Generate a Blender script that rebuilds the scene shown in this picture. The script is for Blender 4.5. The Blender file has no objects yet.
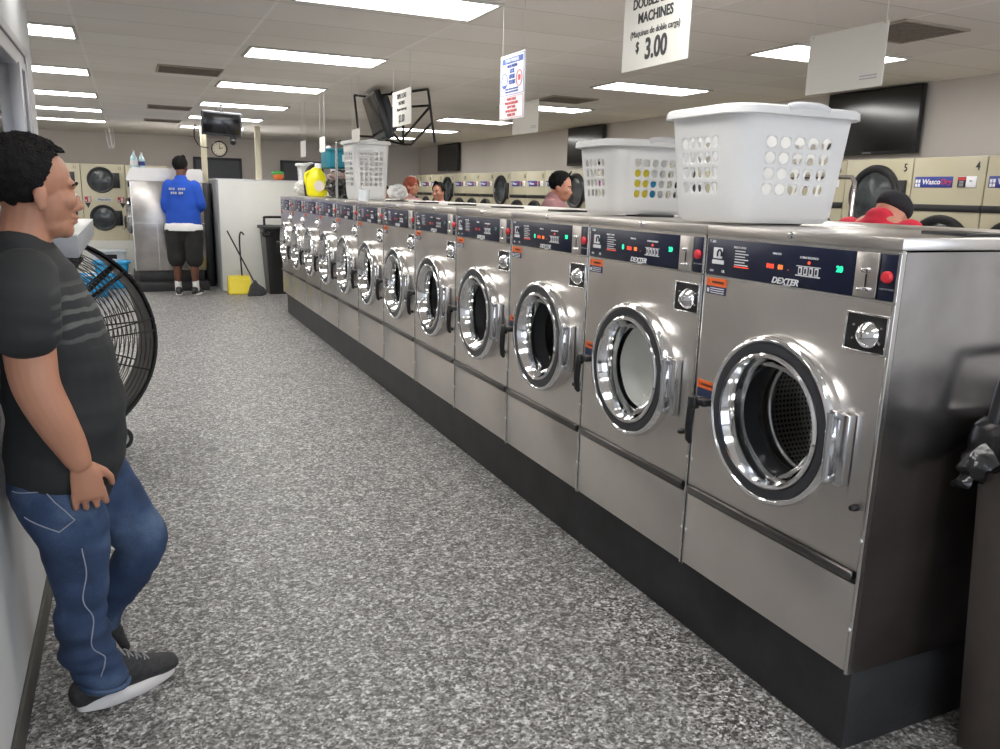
import bpy, bmesh, math, random
from mathutils import Vector, Matrix, noise
from mathutils.bvhtree import BVHTree
PI = math.pi
sc = bpy.context.scene
COL = sc.collection

# ------------------------------------------------------------ camera, world, exposure
CAMZ = 1.533
F, YAW, PIT, ROL = 802.9, .430, .220, .026
cy_, sy_ = math.cos(YAW), math.sin(YAW)
fw = Vector((sy_*math.cos(PIT), cy_*math.cos(PIT), -math.sin(PIT)))
rt = Vector((cy_, -sy_, 0)); up = rt.cross(fw)
r2 = math.cos(ROL)*rt + math.sin(ROL)*up
u2 = -math.sin(ROL)*rt + math.cos(ROL)*up
cam = bpy.data.cameras.new('camera'); camo = bpy.data.objects.new('camera', cam); COL.objects.link(camo)
camo.matrix_world = Matrix(((r2.x, u2.x, -fw.x, 0), (r2.y, u2.y, -fw.y, 0), (r2.z, u2.z, -fw.z, CAMZ), (0, 0, 0, 1)))
cam.sensor_width = 36; cam.sensor_fit = 'HORIZONTAL'; cam.lens = F*36/1000; cam.clip_start = .05
sc.camera = camo
sc.view_settings.view_transform = 'Standard'; sc.view_settings.look = 'None'
sc.view_settings.gamma = 1; sc.view_settings.use_curve_mapping = False
sc.view_settings.exposure = 0.13
w = bpy.data.worlds.new('world'); sc.world = w; w.use_nodes = True
w.node_tree.nodes['Background'].inputs[0].default_value = (.80, .88, 1, 1)
w.node_tree.nodes['Background'].inputs[1].default_value = 3.6
LAMP_E = 15.0

# ------------------------------------------------------------ materials
def new_mat(name):
    m = bpy.data.materials.new(name); m.use_nodes = True
    nt = m.node_tree; return m, nt, nt.nodes['Principled BSDF']
def N(nt, t, **kw):
    n = nt.nodes.new(t)
    for k, v in kw.items(): setattr(n, k, v)
    return n
def L(nt, a, b): nt.links.new(a, b)
def c4(c): return (c[0], c[1], c[2], 1)
def S(r, g, b):   # sRGB 0-255 to linear
    f = lambda v: (v/255/12.92 if v/255 <= .04045 else ((v/255+.055)/1.055)**2.4)
    return (f(r), f(g), f(b))
def mat(name, col, rough=.5, metal=0, var=0, vs=8, bump=0, bs=60, coat=0, spec=None, stretch=None):
    m, nt, p = new_mat(name)
    p.inputs['Base Color'].default_value = c4(col); p.inputs['Roughness'].default_value = rough
    p.inputs['Metallic'].default_value = metal
    if coat: p.inputs['Coat Weight'].default_value = coat
    if spec is not None: p.inputs['Specular IOR Level'].default_value = spec
    tc = None
    def coords():
        tc = N(nt, 'ShaderNodeTexCoord'); mp = N(nt, 'ShaderNodeMapping')
        L(nt, tc.outputs['Object'], mp.inputs['Vector'])
        if stretch: mp.inputs['Scale'].default_value = stretch
        return mp.outputs['Vector']
    if var:
        no = N(nt, 'ShaderNodeTexNoise'); no.inputs['Scale'].default_value = vs; no.inputs['Detail'].default_value = 4
        L(nt, coords(), no.inputs['Vector'])
        r = N(nt, 'ShaderNodeValToRGB')
        r.color_ramp.elements[0].position = .3; r.color_ramp.elements[1].position = .7
        r.color_ramp.elements[0].color = c4([max(0, x*(1-var)) for x in col])
        r.color_ramp.elements[1].color = c4([min(1, x*(1+var)) for x in col])
        L(nt, no.outputs['Fac'], r.inputs['Fac']); L(nt, r.outputs['Color'], p.inputs['Base Color'])
    if bump:
        no = N(nt, 'ShaderNodeTexNoise'); no.inputs['Scale'].default_value = bs; no.inputs['Detail'].default_value = 3
        L(nt, coords(), no.inputs['Vector'])
        b = N(nt, 'ShaderNodeBump'); b.inputs['Strength'].default_value = bump; b.inputs['Distance'].default_value = .004
        L(nt, no.outputs['Fac'], b.inputs['Height']); L(nt, b.outputs['Normal'], p.inputs['Normal'])
    return m
def emis(name, col, s):
    m, nt, p = new_mat(name)
    p.inputs['Base Color'].default_value = c4(col); p.inputs['Emission Color'].default_value = c4(col)
    p.inputs['Emission Strength'].default_value = s
    return m
def glass(name, tint, refl=.5, rough=.03, ior=1.5):
    m, nt, p = new_mat(name); nt.nodes.remove(p)
    out = nt.nodes['Material Output']
    tr = N(nt, 'ShaderNodeBsdfTransparent'); tr.inputs[0].default_value = c4(tint)
    gl = N(nt, 'ShaderNodeBsdfGlossy'); gl.inputs['Roughness'].default_value = rough
    fr = N(nt, 'ShaderNodeLayerWeight'); fr.inputs['Blend'].default_value = refl
    mx = N(nt, 'ShaderNodeMixShader')
    L(nt, fr.outputs['Fresnel'], mx.inputs[0]); L(nt, tr.outputs[0], mx.inputs[1]); L(nt, gl.outputs[0], mx.inputs[2])
    L(nt, mx.outputs[0], out.inputs['Surface'])
    return m

M = {}
# stainless: brushed horizontally, faint smudges
def steel(name, col, rough, aniso=(1, 1, 14), smudge=.12):
    m, nt, p = new_mat(name); p.inputs['Metallic'].default_value = 1
    tc = N(nt, 'ShaderNodeTexCoord'); mp = N(nt, 'ShaderNodeMapping'); mp.inputs['Scale'].default_value = aniso
    L(nt, tc.outputs['Object'], mp.inputs['Vector'])
    n1 = N(nt, 'ShaderNodeTexNoise'); n1.inputs['Scale'].default_value = 40; n1.inputs['Detail'].default_value = 3
    L(nt, mp.outputs[0], n1.inputs['Vector'])
    n2 = N(nt, 'ShaderNodeTexNoise'); n2.inputs['Scale'].default_value = 4; n2.inputs['Detail'].default_value = 5
    L(nt, tc.outputs['Object'], n2.inputs['Vector'])
    r = N(nt, 'ShaderNodeMapRange'); r.inputs['To Min'].default_value = rough*.75; r.inputs['To Max'].default_value = rough*1.3
    L(nt, n2.outputs['Fac'], r.inputs['Value']); L(nt, r.outputs[0], p.inputs['Roughness'])
    cr = N(nt, 'ShaderNodeValToRGB'); cr.color_ramp.elements[0].position = .3; cr.color_ramp.elements[1].position = .75
    cr.color_ramp.elements[0].color = c4([x*(1-smudge) for x in col]); cr.color_ramp.elements[1].color = c4(col)
    L(nt, n2.outputs['Fac'], cr.inputs['Fac']); L(nt, cr.outputs[0], p.inputs['Base Color'])
    b = N(nt, 'ShaderNodeBump'); b.inputs['Strength'].default_value = .05; b.inputs['Distance'].default_value = .002
    L(nt, n1.outputs['Fac'], b.inputs['Height']); L(nt, b.outputs[0], p.inputs['Normal'])
    return m
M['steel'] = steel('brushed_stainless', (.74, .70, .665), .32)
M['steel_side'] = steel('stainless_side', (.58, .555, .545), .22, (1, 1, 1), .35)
M['steel_edge'] = steel('stainless_edge', (.7, .68, .65), .22)
M['chrome'] = mat('chrome', (.82, .82, .83), .09, 1)
M['chrome_dull'] = mat('dull_chrome', (.62, .62, .63), .2, 1)
M['rail'] = mat('rail_steel', (.16, .155, .15), .3, 1)
M['black'] = mat('black_plastic', (.012, .012, .013), .35)
M['black_rubber'] = mat('black_rubber', (.02, .02, .022), .55)
M['gasket'] = mat('door_gasket', (.055, .057, .065), .28, .3)
M['navy'] = mat('navy_panel', S(20, 27, 52), .28)
M['white_print'] = mat('white_print', (.75, .76, .78), .5)
M['grey_print'] = mat('grey_print', (.35, .36, .4), .5)
M['dark_print'] = mat('dark_print', (.03, .03, .035), .6)
M['red_button'] = mat('red_button', S(215, 50, 60), .35)
M['orange'] = mat('orange_label', S(238, 110, 48), .5)
M['blue_label'] = mat('blue_label', S(35, 50, 85), .5)
M['led_red'] = emis('led_red', (.85, .07, .03), .9)
M['led_amber'] = emis('led_amber', (.9, .2, .03), 1.0)
M['led_green'] = emis('led_green', (.02, .75, .35), 1.1)
M['idle_red'] = emis('idle_red', (.35, .05, .04), .25)
M['idle_green'] = emis('idle_green', (.08, .2, .18), .2)
M['glass_bowl'] = glass('door_glass', (.86, .87, .87), .10)
M['cavity'] = mat('dark_cavity', (.01, .01, .01), .7)
M['plinth'] = mat('black_plinth', (.022, .022, .024), .5, 0, .35, 6, .3, 50)
M['cream_lit'] = mat('cream_lit', S(228, 220, 192), .38, 0, .03, 3)  # same enamel as the right row, lightened to stand in for light
M['cream'] = mat('cream_enamel', S(172, 165, 140), .38, 0, .03, 3)
M['cream_dark'] = mat('cream_trim', S(190, 182, 155), .45)
M['dryer_black'] = mat('dryer_door_black', (.018, .018, .02), .35)
M['dryer_glass'] = mat('dryer_glass', (.055, .065, .068), .12, 0, .6, 5)
M['label_blue'] = mat('label_blue', S(52, 62, 140), .4)
M['label_red'] = mat('label_red', S(190, 50, 60), .5)
M['wall'] = mat('grey_wall', S(208, 202, 197), .8, 0, .03, 1.5, .15, 200)
M['wall_left'] = mat('left_wall_paint', S(196, 196, 196), .7, 0, .04, 1.5, .15, 200)
M['base_trim'] = mat('dark_baseboard', S(70, 68, 62), .6, 0, .2, 8)
M['alu'] = mat('aluminium_frame', (.38, .37, .38), .38, .8)
M['alu_dark'] = mat('aluminium_dark', (.12, .115, .12), .45, .5)
M['window_glass'] = glass('window_glass', (.72, .73, .74), .45)
M['door_grey'] = mat('door_grey', S(92, 96, 104), .5)
M['vent'] = mat('vent_brown', S(128, 116, 104), .7, 0, .15, 30)
M['vent_frame'] = mat('vent_frame', S(165, 155, 142), .6)
M['lamp_frame'] = mat('lamp_frame', S(200, 196, 190), .5)
M['lamp'] = emis('lamp_diffuser', (1, .985, .95), LAMP_E)
M['screen'] = mat('tv_screen', (.006, .006, .007), .14, 0, spec=.7)
M['tv_grey'] = mat('tv_grey', (.05, .055, .065), .4)
M['sign'] = mat('sign_white', S(208, 206, 199), .5)
M['string'] = mat('sign_string', (.6, .6, .6), .6)
M['basket'] = None
M['teal'] = mat('teal_plastic', S(25, 120, 140), .45)
M['blue_plastic'] = mat('blue_plastic', S(30, 150, 205), .4)
M['yellow'] = mat('yellow_plastic', S(238, 228, 25), .35)
M['yellow_dark'] = mat('yellow_bucket', S(225, 205, 40), .4)
M['cap_white'] = mat('cap_white', (.8, .8, .82), .4)
M['bag_black'] = mat('bag_black', (.014, .013, .014), .22, 0, 0, 8, .9, 26)
M['bag_pink'] = mat('bag_clothes', S(150, 130, 125), .7, 0, .3, 20, .6, 20)
M['bin_grey'] = mat('bin_grey_brown', S(78, 70, 66), .5, 0, .08, 20, .2, 150)
M['shelf_top'] = mat('ledge_white', S(225, 226, 224), .5)
M['shelf_side'] = mat('ledge_grey', S(150, 152, 156), .5)
M['partition'] = mat('partition_white', S(232, 232, 226), .55, 0, .03, 3)
M['pole'] = mat('cream_pole', S(222, 215, 190), .5)
M['rod'] = mat('black_rod', (.012, .012, .012), .5)
M['fan_black'] = mat('fan_black', (.018, .018, .018), .42, .2)
M['fan_wire'] = mat('fan_wire', (.09, .09, .09), .35, .7)
M['skin1'] = mat('skin_tan', S(178, 127, 102), .5, 0, .07, 9)
M['skin2'] = mat('skin_brown', S(98, 62, 48), .5)
M['skin3'] = mat('skin_light', S(200, 142, 118), .5)
M['hair'] = mat('hair_black', (.008, .007, .007), .8, 0, .5, 60, .8, 140, spec=.2)
M['hair_red'] = mat('hair_red', S(150, 70, 45), .5, 0, .35, 40, .8, 60)
M['beanie'] = mat('beanie', (.014, .013, .018), .9, 0, .3, 60, .5, 120)
M['shirt_blue'] = mat('shirt_blue', S(24, 76, 180), .8, 0, .08, 5)
M['white_cloth'] = mat('white_cloth', (.72, .72, .72), .8, 0, .08, 8, .5, 15)
M['shorts'] = mat('shorts_black', (.014, .014, .014), .85, 0, .3, 10)
M['shirt_mauve'] = mat('shirt_mauve', S(160, 118, 122), .85, 0, .06, 8)
M['shirt_red'] = mat('shirt_red', S(205, 35, 60), .8, 0, .08, 8)
M['shirt_pink'] = mat('shirt_pink', S(190, 150, 150), .8)
M['shoe_black'] = mat('shoe_black', (.030, .030, .032), .7, 0, .3, 80, .5, 300)
M['sole_white'] = mat('sole_white', S(225, 222, 220), .5)
M['lace'] = mat('lace_grey', (.30, .30, .30), .7)
M['stitch'] = mat('jean_stitch', S(150, 155, 170), .8)
M['eye_white'] = mat('eye_white', (.7, .68, .66), .3)
M['bottle_clear'] = mat('bottle_pale_blue', S(190, 222, 228), .2)
M['wash_green'] = mat('pouch_green', S(70, 170, 80), .5)
M['wash_orange'] = mat('pouch_orange', S(225, 120, 60), .5)
M['clear_plastic'] = mat('clear_tub', S(215, 222, 228), .3)
M['poster_blue'] = mat('poster_blue', S(70, 100, 180), .6)
M['poster_red'] = mat('poster_red', S(215, 95, 95), .6)
M['poster_pink'] = mat('poster_pink', S(240, 215, 212), .6)
M['poster_white'] = mat('poster_white', S(228, 230, 236), .5)

def mk_basket_mat():
    m, nt, p = new_mat('basket_white_plastic')
    p.inputs['Base Color'].default_value = (.82, .82, .82, 1); p.inputs['Roughness'].default_value = .38
    p.inputs['Subsurface Weight'].default_value = .0
    out = nt.nodes['Material Output']
    tl = N(nt, 'ShaderNodeBsdfTranslucent'); tl.inputs[0].default_value = (.8, .8, .8, 1)
    mx = N(nt, 'ShaderNodeMixShader'); mx.inputs[0].default_value = .3
    L(nt, p.outputs[0], mx.inputs[1]); L(nt, tl.outputs[0], mx.inputs[2]); L(nt, mx.outputs[0], out.inputs['Surface'])
    return m
M['basket'] = mk_basket_mat()

def mk_floor():
    m, nt, p = new_mat('speckled_epoxy_floor')
    g = N(nt, 'ShaderNodeNewGeometry')
    def layer(scale, dist=.6):
        nz = N(nt, 'ShaderNodeTexNoise'); nz.inputs['Scale'].default_value = scale*.9; nz.inputs['Detail'].default_value = 1
        L(nt, g.outputs['Position'], nz.inputs['Vector'])
        ad = N(nt, 'ShaderNodeVectorMath', operation='MULTIPLY_ADD'); ad.inputs[1].default_value = (dist/scale,)*3
        L(nt, nz.outputs['Color'], ad.inputs[0]); L(nt, g.outputs['Position'], ad.inputs[2])
        v = N(nt, 'ShaderNodeTexVoronoi'); v.inputs['Scale'].default_value = scale; L(nt, ad.outputs[0], v.inputs['Vector'])
        s = N(nt, 'ShaderNodeSeparateColor'); L(nt, v.outputs['Color'], s.inputs[0]); return s.outputs[0]
    a = layer(125); b = layer(70)
    mx = N(nt, 'ShaderNodeMix'); mx.inputs[0].default_value = .42
    L(nt, a, mx.inputs[2]); L(nt, b, mx.inputs[3])
    r = N(nt, 'ShaderNodeValToRGB'); e = r.color_ramp.elements
    e[0].position = .12; e[0].color = c4(S(58, 56, 56)); e[1].position = .88; e[1].color = c4(S(206, 205, 203))
    for pos, c in ((.3, S(76, 74, 74)), (.5, S(120, 118, 116)), (.7, S(152, 150, 148))):
        q = e.new(pos); q.color = c4(c)
    L(nt, mx.outputs[0], r.inputs['Fac']); L(nt, r.outputs[0], p.inputs['Base Color'])
    p.inputs['Roughness'].default_value = .45
    bp = N(nt, 'ShaderNodeBump'); bp.inputs['Strength'].default_value = .25; bp.inputs['Distance'].default_value = .001
    L(nt, a, bp.inputs['Height']); L(nt, bp.outputs[0], p.inputs['Normal'])
    return m
M['floor'] = mk_floor()

def mk_ceiling():
    m, nt, p = new_mat('ceiling_tiles')
    g = N(nt, 'ShaderNodeNewGeometry'); s = N(nt, 'ShaderNodeSeparateXYZ'); L(nt, g.outputs['Position'], s.inputs[0])
    def line(sock, off, per, half):
        a = N(nt, 'ShaderNodeMath', operation='SUBTRACT'); L(nt, sock, a.inputs[0]); a.inputs[1].default_value = off
        b = N(nt, 'ShaderNodeMath', operation='DIVIDE'); L(nt, a.outputs[0], b.inputs[0]); b.inputs[1].default_value = per
        c = N(nt, 'ShaderNodeMath', operation='ROUND'); L(nt, b.outputs[0], c.inputs[0])
        d = N(nt, 'ShaderNodeMath', operation='SUBTRACT'); L(nt, b.outputs[0], d.inputs[0]); L(nt, c.outputs[0], d.inputs[1])
        e = N(nt, 'ShaderNodeMath', operation='ABSOLUTE'); L(nt, d.outputs[0], e.inputs[0])
        f = N(nt, 'ShaderNodeMath', operation='LESS_THAN'); L(nt, e.outputs[0], f.inputs[0]); f.inputs[1].default_value = half/per
        fl = N(nt, 'ShaderNodeMath', operation='FLOOR'); L(nt, b.outputs[0], fl.inputs[0])
        return f.outputs[0], fl.outputs[0]
    lx, ix = line(s.outputs['X'], -.215, .955, .009)
    ly, iy = line(s.outputs['Y'], 3.89, .481, .004)
    cb = N(nt, 'ShaderNodeCombineXYZ'); L(nt, ix, cb.inputs[0]); L(nt, iy, cb.inputs[1])
    wn = N(nt, 'ShaderNodeTexWhiteNoise'); L(nt, cb.outputs[0], wn.inputs['Vector'])
    nz = N(nt, 'ShaderNodeTexNoise'); nz.inputs['Scale'].default_value = 1.2; nz.inputs['Detail'].default_value = 3
    L(nt, g.outputs['Position'], nz.inputs['Vector'])
    ad = N(nt, 'ShaderNodeMath', operation='MULTIPLY_ADD'); L(nt, wn.outputs['Value'], ad.inputs[0]); ad.inputs[1].default_value = .45
    L(nt, nz.outputs['Fac'], ad.inputs[2])
    r = N(nt, 'ShaderNodeValToRGB'); r.color_ramp.elements[0].position = .3; r.color_ramp.elements[1].position = 1.0
    r.color_ramp.elements[0].color = c4(S(232, 226, 218)); r.color_ramp.elements[1].color = c4(S(244, 240, 233))
    L(nt, ad.outputs[0], r.inputs['Fac'])
    m1 = N(nt, 'ShaderNodeMix', data_type='RGBA'); m1.inputs[7].default_value = c4(S(248, 245, 240))
    L(nt, lx, m1.inputs[0]); L(nt, r.outputs[0], m1.inputs[6])
    m2 = N(nt, 'ShaderNodeMix', data_type='RGBA'); m2.inputs[7].default_value = c4(S(200, 193, 184))
    L(nt, ly, m2.inputs[0]); L(nt, m1.outputs[2], m2.inputs[6])
    L(nt, m2.outputs[2], p.inputs['Base Color']); p.inputs['Roughness'].default_value = .85
    return m
M['ceiling'] = mk_ceiling()

def mk_drum():
    m, nt, p = new_mat('perforated_drum'); p.inputs['Metallic'].default_value = .9
    p.inputs['Roughness'].default_value = .3
    tc = N(nt, 'ShaderNodeTexCoord'); v = N(nt, 'ShaderNodeTexVoronoi', voronoi_dimensions='2D'); v.inputs['Scale'].default_value = 62
    v.inputs['Randomness'].default_value = 0.0
    sx = N(nt, 'ShaderNodeSeparateXYZ'); L(nt, tc.outputs['Object'], sx.inputs[0]); cx = N(nt, 'ShaderNodeCombineXYZ')
    
    def mth(op, a_, b_=None):
        n_ = N(nt, 'ShaderNodeMath', operation=op)
        for i_, q_ in enumerate((a_, b_)):
            if q_ is None: continue
            if isinstance(q_, (int, float)): n_.inputs[i_].default_value = q_
            else: L(nt, q_, n_.inputs[i_])
        return n_.outputs[0]
    dy = mth('SUBTRACT', sx.outputs[1], .362); dz = mth('SUBTRACT', sx.outputs[2], .636)
    an = mth('MULTIPLY', mth('ARCTAN2', dz, dy), .2164); rr_ = mth('SQRT', mth('ADD', mth('MULTIPLY', dy, dy), mth('MULTIPLY', dz, dz)))
    L(nt, an, cx.inputs[0]); L(nt, mth('ADD', rr_, sx.outputs[0]), cx.inputs[1]); L(nt, cx.outputs[0], v.inputs['Vector'])
    r = N(nt, 'ShaderNodeValToRGB'); r.color_ramp.elements[0].position = .26; r.color_ramp.elements[1].position = .34
    r.color_ramp.elements[0].color = (.01, .01, .01, 1); r.color_ramp.elements[1].color = (.5, .48, .46, 1)
    L(nt, v.outputs['Distance'], r.inputs['Fac']); L(nt, r.outputs[0], p.inputs['Base Color'])
    return m
M['drum'] = mk_drum()

def mk_denim():
    m, nt, p = new_mat('blue_denim')
    tc = N(nt, 'ShaderNodeTexCoord')
    n1 = N(nt, 'ShaderNodeTexNoise'); n1.inputs['Scale'].default_value = 5; n1.inputs['Detail'].default_value = 5
    L(nt, tc.outputs['Object'], n1.inputs['Vector'])
    r = N(nt, 'ShaderNodeValToRGB'); e = r.color_ramp.elements
    e[0].position = .3; e[0].color = c4(S(26, 40, 64)); e[1].position = .74; e[1].color = c4(S(90, 110, 138))
    q = e.new(.5); q.color = c4(S(46, 66, 98))
    L(nt, n1.outputs['Fac'], r.inputs['Fac'])
    n2 = N(nt, 'ShaderNodeTexNoise'); n2.inputs['Scale'].default_value = 180
    L(nt, tc.outputs['Object'], n2.inputs['Vector'])
    mx = N(nt, 'ShaderNodeMix', data_type='RGBA', blend_type='OVERLAY'); mx.inputs[0].default_value = .35
    L(nt, r.outputs[0], mx.inputs[6]); L(nt, n2.outputs['Fac'], mx.inputs[7]); L(nt, mx.outputs[2], p.inputs['Base Color'])
    p.inputs['Roughness'].default_value = .85
    return m
M['denim'] = mk_denim()

def mk_tee():
    # charcoal T-shirt with pale ribbed streaks printed on the chest
    m, nt, p = new_mat('charcoal_tee')
    tc = N(nt, 'ShaderNodeTexCoord'); s = N(nt, 'ShaderNodeSeparateXYZ'); L(nt, tc.outputs['Object'], s.inputs[0])
    wv = N(nt, 'ShaderNodeTexWave', bands_direction='Z'); wv.inputs['Scale'].default_value = 9; wv.inputs['Distortion'].default_value = 3
    wv.inputs['Detail'].default_value = 2
    L(nt, tc.outputs['Object'], wv.inputs['Vector'])
    def rng(sock, a, b, c, d):
        x = N(nt, 'ShaderNodeMapRange'); x.inputs['From Min'].default_value = a; x.inputs['From Max'].default_value = b
        L(nt, sock, x.inputs[0]); y = N(nt, 'ShaderNodeMapRange'); y.inputs['From Min'].default_value = c; y.inputs['From Max'].default_value = d
        y.inputs['To Min'].default_value = 1; y.inputs['To Max'].default_value = 0; L(nt, sock, y.inputs[0])
        q = N(nt, 'ShaderNodeMath', operation='MULTIPLY'); L(nt, x.outputs[0], q.inputs[0]); L(nt, y.outputs[0], q.inputs[1]); return q.outputs[0]
    zr = rng(s.outputs['Z'], 1.10, 1.15, 1.25, 1.29); xr = rng(s.outputs['X'], .015, .05, .3, .4)
    t = N(nt, 'ShaderNodeMath', operation='MULTIPLY'); L(nt, zr, t.inputs[0]); L(nt, xr, t.inputs[1])
    wr = N(nt, 'ShaderNodeMapRange'); wr.inputs['From Min'].default_value = .6; wr.inputs['From Max'].default_value = .85; L(nt, wv.outputs['Fac'], wr.inputs[0])
    u = N(nt, 'ShaderNodeMath', operation='MULTIPLY'); L(nt, t.outputs[0], u.inputs[0]); L(nt, wr.outputs[0], u.inputs[1])
    mx = N(nt, 'ShaderNodeMix', data_type='RGBA'); mx.inputs[6].default_value = c4(S(34, 36, 38)); mx.inputs[7].default_value = c4(S(88, 90, 88))
    L(nt, u.outputs[0], mx.inputs[0]); L(nt, mx.outputs[2], p.inputs['Base Color']); p.inputs['Roughness'].default_value = .8
    return m
M['tee'] = mk_tee()

# ------------------------------------------------------------ mesh helpers
def box(bm, x0, x1, y0, y1, z0, z1, bev=0, seg=2, Mx=None):
    vs = [bm.verts.new((x, y, z)) for x in (x0, x1) for y in (y0, y1) for z in (z0, z1)]
    fs = [(0, 1, 3, 2), (4, 6, 7, 5), (0, 4, 5, 1), (2, 3, 7, 6), (0, 2, 6, 4), (1, 5, 7, 3)]
    faces = [bm.faces.new([vs[i] for i in f]) for f in fs]
    geo = vs
    if bev:
        es = {e for f in faces for e in f.edges}
        r = bmesh.ops.bevel(bm, geom=list(es), offset=bev, segments=seg, affect='EDGES', profile=.5)
        geo = list({v for f in r['faces'] for v in f.verts} | {v for v in vs if v.is_valid})
    if Mx is not None:
        for v in geo: v.co = Mx @ v.co
    return geo
def frame_of(t):
    t = t.normalized(); a = Vector((0, 0, 1)) if abs(t.z) < .9 else Vector((1, 0, 0))
    u = t.cross(a).normalized(); return u, t.cross(u).normalized()
def ringface(bm, a, b, flip=False):
    n = len(a)
    for i in range(n):
        j = (i+1) % n
        q = (a[i], a[j], b[j], b[i])
        bm.faces.new(q[::-1] if flip else q)
def tube(bm, pts, r, n=8, closed=False, caps=True):
    pts = [Vector(p) for p in pts]; m = len(pts); rings = []
    ref = None
    for i, p in enumerate(pts):
        if closed: t = pts[(i+1) % m]-pts[i-1]
        else: t = pts[min(i+1, m-1)]-pts[max(i-1, 0)]
        if t.length < 1e-9: t = Vector((0, 0, 1))
        t.normalize()
        if ref is None: ref, _ = frame_of(t)
        u = (ref-t*ref.dot(t))
        if u.length < 1e-4: u, _ = frame_of(t)
        u.normalize(); ref = u; v = t.cross(u)
        rr = r[i] if isinstance(r, (list, tuple)) else r
        rings.append([bm.verts.new(p+u*rr*math.cos(2*PI*k/n)+v*rr*math.sin(2*PI*k/n)) for k in range(n)])
    for i in range(m-1): ringface(bm, rings[i], rings[i+1])
    if closed: ringface(bm, rings[-1], rings[0])
    elif caps: bm.faces.new(rings[0][::-1]); bm.faces.new(rings[-1])
def lathe(bm, prof, n=32, Mx=None, cap0=True, cap1=True):
    """prof: (radius, height) along local Z"""
    Mx = Mx or Matrix(); rings = []
    for r, h in prof:
        rings.append([bm.verts.new(Mx @ Vector((r*math.cos(2*PI*k/n), r*math.sin(2*PI*k/n), h))) for k in range(n)])
    for i in range(len(rings)-1): ringface(bm, rings[i], rings[i+1])
    if cap0: bm.faces.new(rings[0][::-1])
    if cap1: bm.faces.new(rings[-1])
def ellip(bm, c, r, Mx=None, n=16, m=10):
    Mx = Mx or Matrix(); c = Vector(c)
    top = bm.verts.new(Mx @ (c+Vector((0, 0, r[2])))); bot = bm.verts.new(Mx @ (c-Vector((0, 0, r[2]))))
    rings = []
    for i in range(1, m):
        th = PI*i/m
        rings.append([bm.verts.new(Mx @ (c+Vector((r[0]*math.sin(th)*math.cos(2*PI*k/n), r[1]*math.sin(th)*math.sin(2*PI*k/n), r[2]*math.cos(th))))) for k in range(n)])
    for i in range(n):
        bm.faces.new((top, rings[0][i], rings[0][(i+1) % n])); bm.faces.new((bot, rings[-1][(i+1) % n], rings[-1][i]))
    for i in range(len(rings)-1): ringface(bm, rings[i+1], rings[i])
def chain(bm, pts, rad, side=(0, 1, 0), n=16):
    """closed tapered limb; rad entries r or (r_along_side, r_other); side = reference direction of the first radius"""
    pts = [Vector(p) for p in pts]; m = len(pts); rings = []; side = Vector(side)
    R = [(r, r) if not isinstance(r, tuple) else r for r in rad]
    def ring(p, t, a, b, k=1):
        u = side-t*side.dot(t)
        if u.length < .1: u, _ = frame_of(t)
        u.normalize(); v = t.cross(u)
        rings.append([bm.verts.new(p+u*a*k*math.cos(2*PI*i/n)+v*b*k*math.sin(2*PI*i/n)) for i in range(n)])
    t0 = (pts[1]-pts[0]).normalized(); t1 = (pts[-1]-pts[-2]).normalized()
    h0 = min(R[0]); h1 = min(R[-1])
    for a in (80, 60, 35): ring(pts[0]-t0*h0*math.sin(math.radians(a)), t0, *R[0], math.cos(math.radians(a)))
    for i in range(m):
        t = (pts[min(i+1, m-1)]-pts[max(i-1, 0)]).normalized(); ring(pts[i], t, *R[i])
    for a in (35, 60, 80): ring(pts[-1]+t1*h1*math.sin(math.radians(a)), t1, *R[-1], math.cos(math.radians(a)))
    for i in range(len(rings)-1): ringface(bm, rings[i], rings[i+1])
    bm.faces.new(rings[0][::-1]); bm.faces.new(rings[-1])
def spline(pts, k=4):
    """Catmull-Rom resampling of list of tuples (any length)"""
    P = [tuple(p) for p in pts]; out = []
    for i in range(len(P)-1):
        a, b, c, d = P[max(i-1, 0)], P[i], P[i+1], P[min(i+2, len(P)-1)]
        for j in range(k):
            t = j/k
            out.append(tuple(.5*(2*b[q]+(c[q]-a[q])*t+(2*a[q]-5*b[q]+4*c[q]-d[q])*t*t+(3*b[q]-a[q]-3*c[q]+d[q])*t**3) for q in range(len(b))))
    out.append(P[-1]); return out
def limb(bm, ctl, side=(0, 1, 0), k=4, n=18):
    """ctl: (x,y,z,ra,rb) control rings, smoothed"""
    s = spline(ctl, k); chain(bm, [q[:3] for q in s], [(q[3], q[4]) for q in s], side, n)
def build(name, bm, m, parent=None, smooth=True, loc=None, auto=True):
    me = bpy.data.meshes.new(name); bmesh.ops.recalc_face_normals(bm, faces=bm.faces[:]) if auto else None
    if smooth:
        for f in bm.faces: f.smooth = True
        for e in bm.edges:
            if len(e.link_faces) == 2 and e.calc_face_angle(0) > .7: e.smooth = False
    bm.to_mesh(me); bm.free()
    o = bpy.data.objects.new(name, me); COL.objects.link(o)
    if m: me.materials.append(m)
    if parent: o.parent = parent
    if loc: o.location = loc
    return o
def NB(): return bmesh.new()
def thing(name, label, cat, loc=(0, 0, 0), rz=0, group=None):
    o = bpy.data.objects.new(name, None); COL.objects.link(o); o.empty_display_size = .1
    o.location = loc; o.rotation_euler = (0, 0, rz); o['label'] = label; o['category'] = cat
    if group: o['group'] = group
    return o
def tag(o, label, cat, group=None):
    o['label'] = label; o['category'] = cat
    if group: o['group'] = group
    return o
def struct(name, bm, m, smooth=False, label=None):
    o = build(name, bm, m, None, smooth); o['kind'] = 'structure'
    if label: o['label'] = label
    return o
def copy_tree(o, parent=None):
    c = o.copy(); COL.objects.link(c)
    if parent: c.parent = parent
    for ch in list(o.children): copy_tree(ch, c)
    return c
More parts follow.
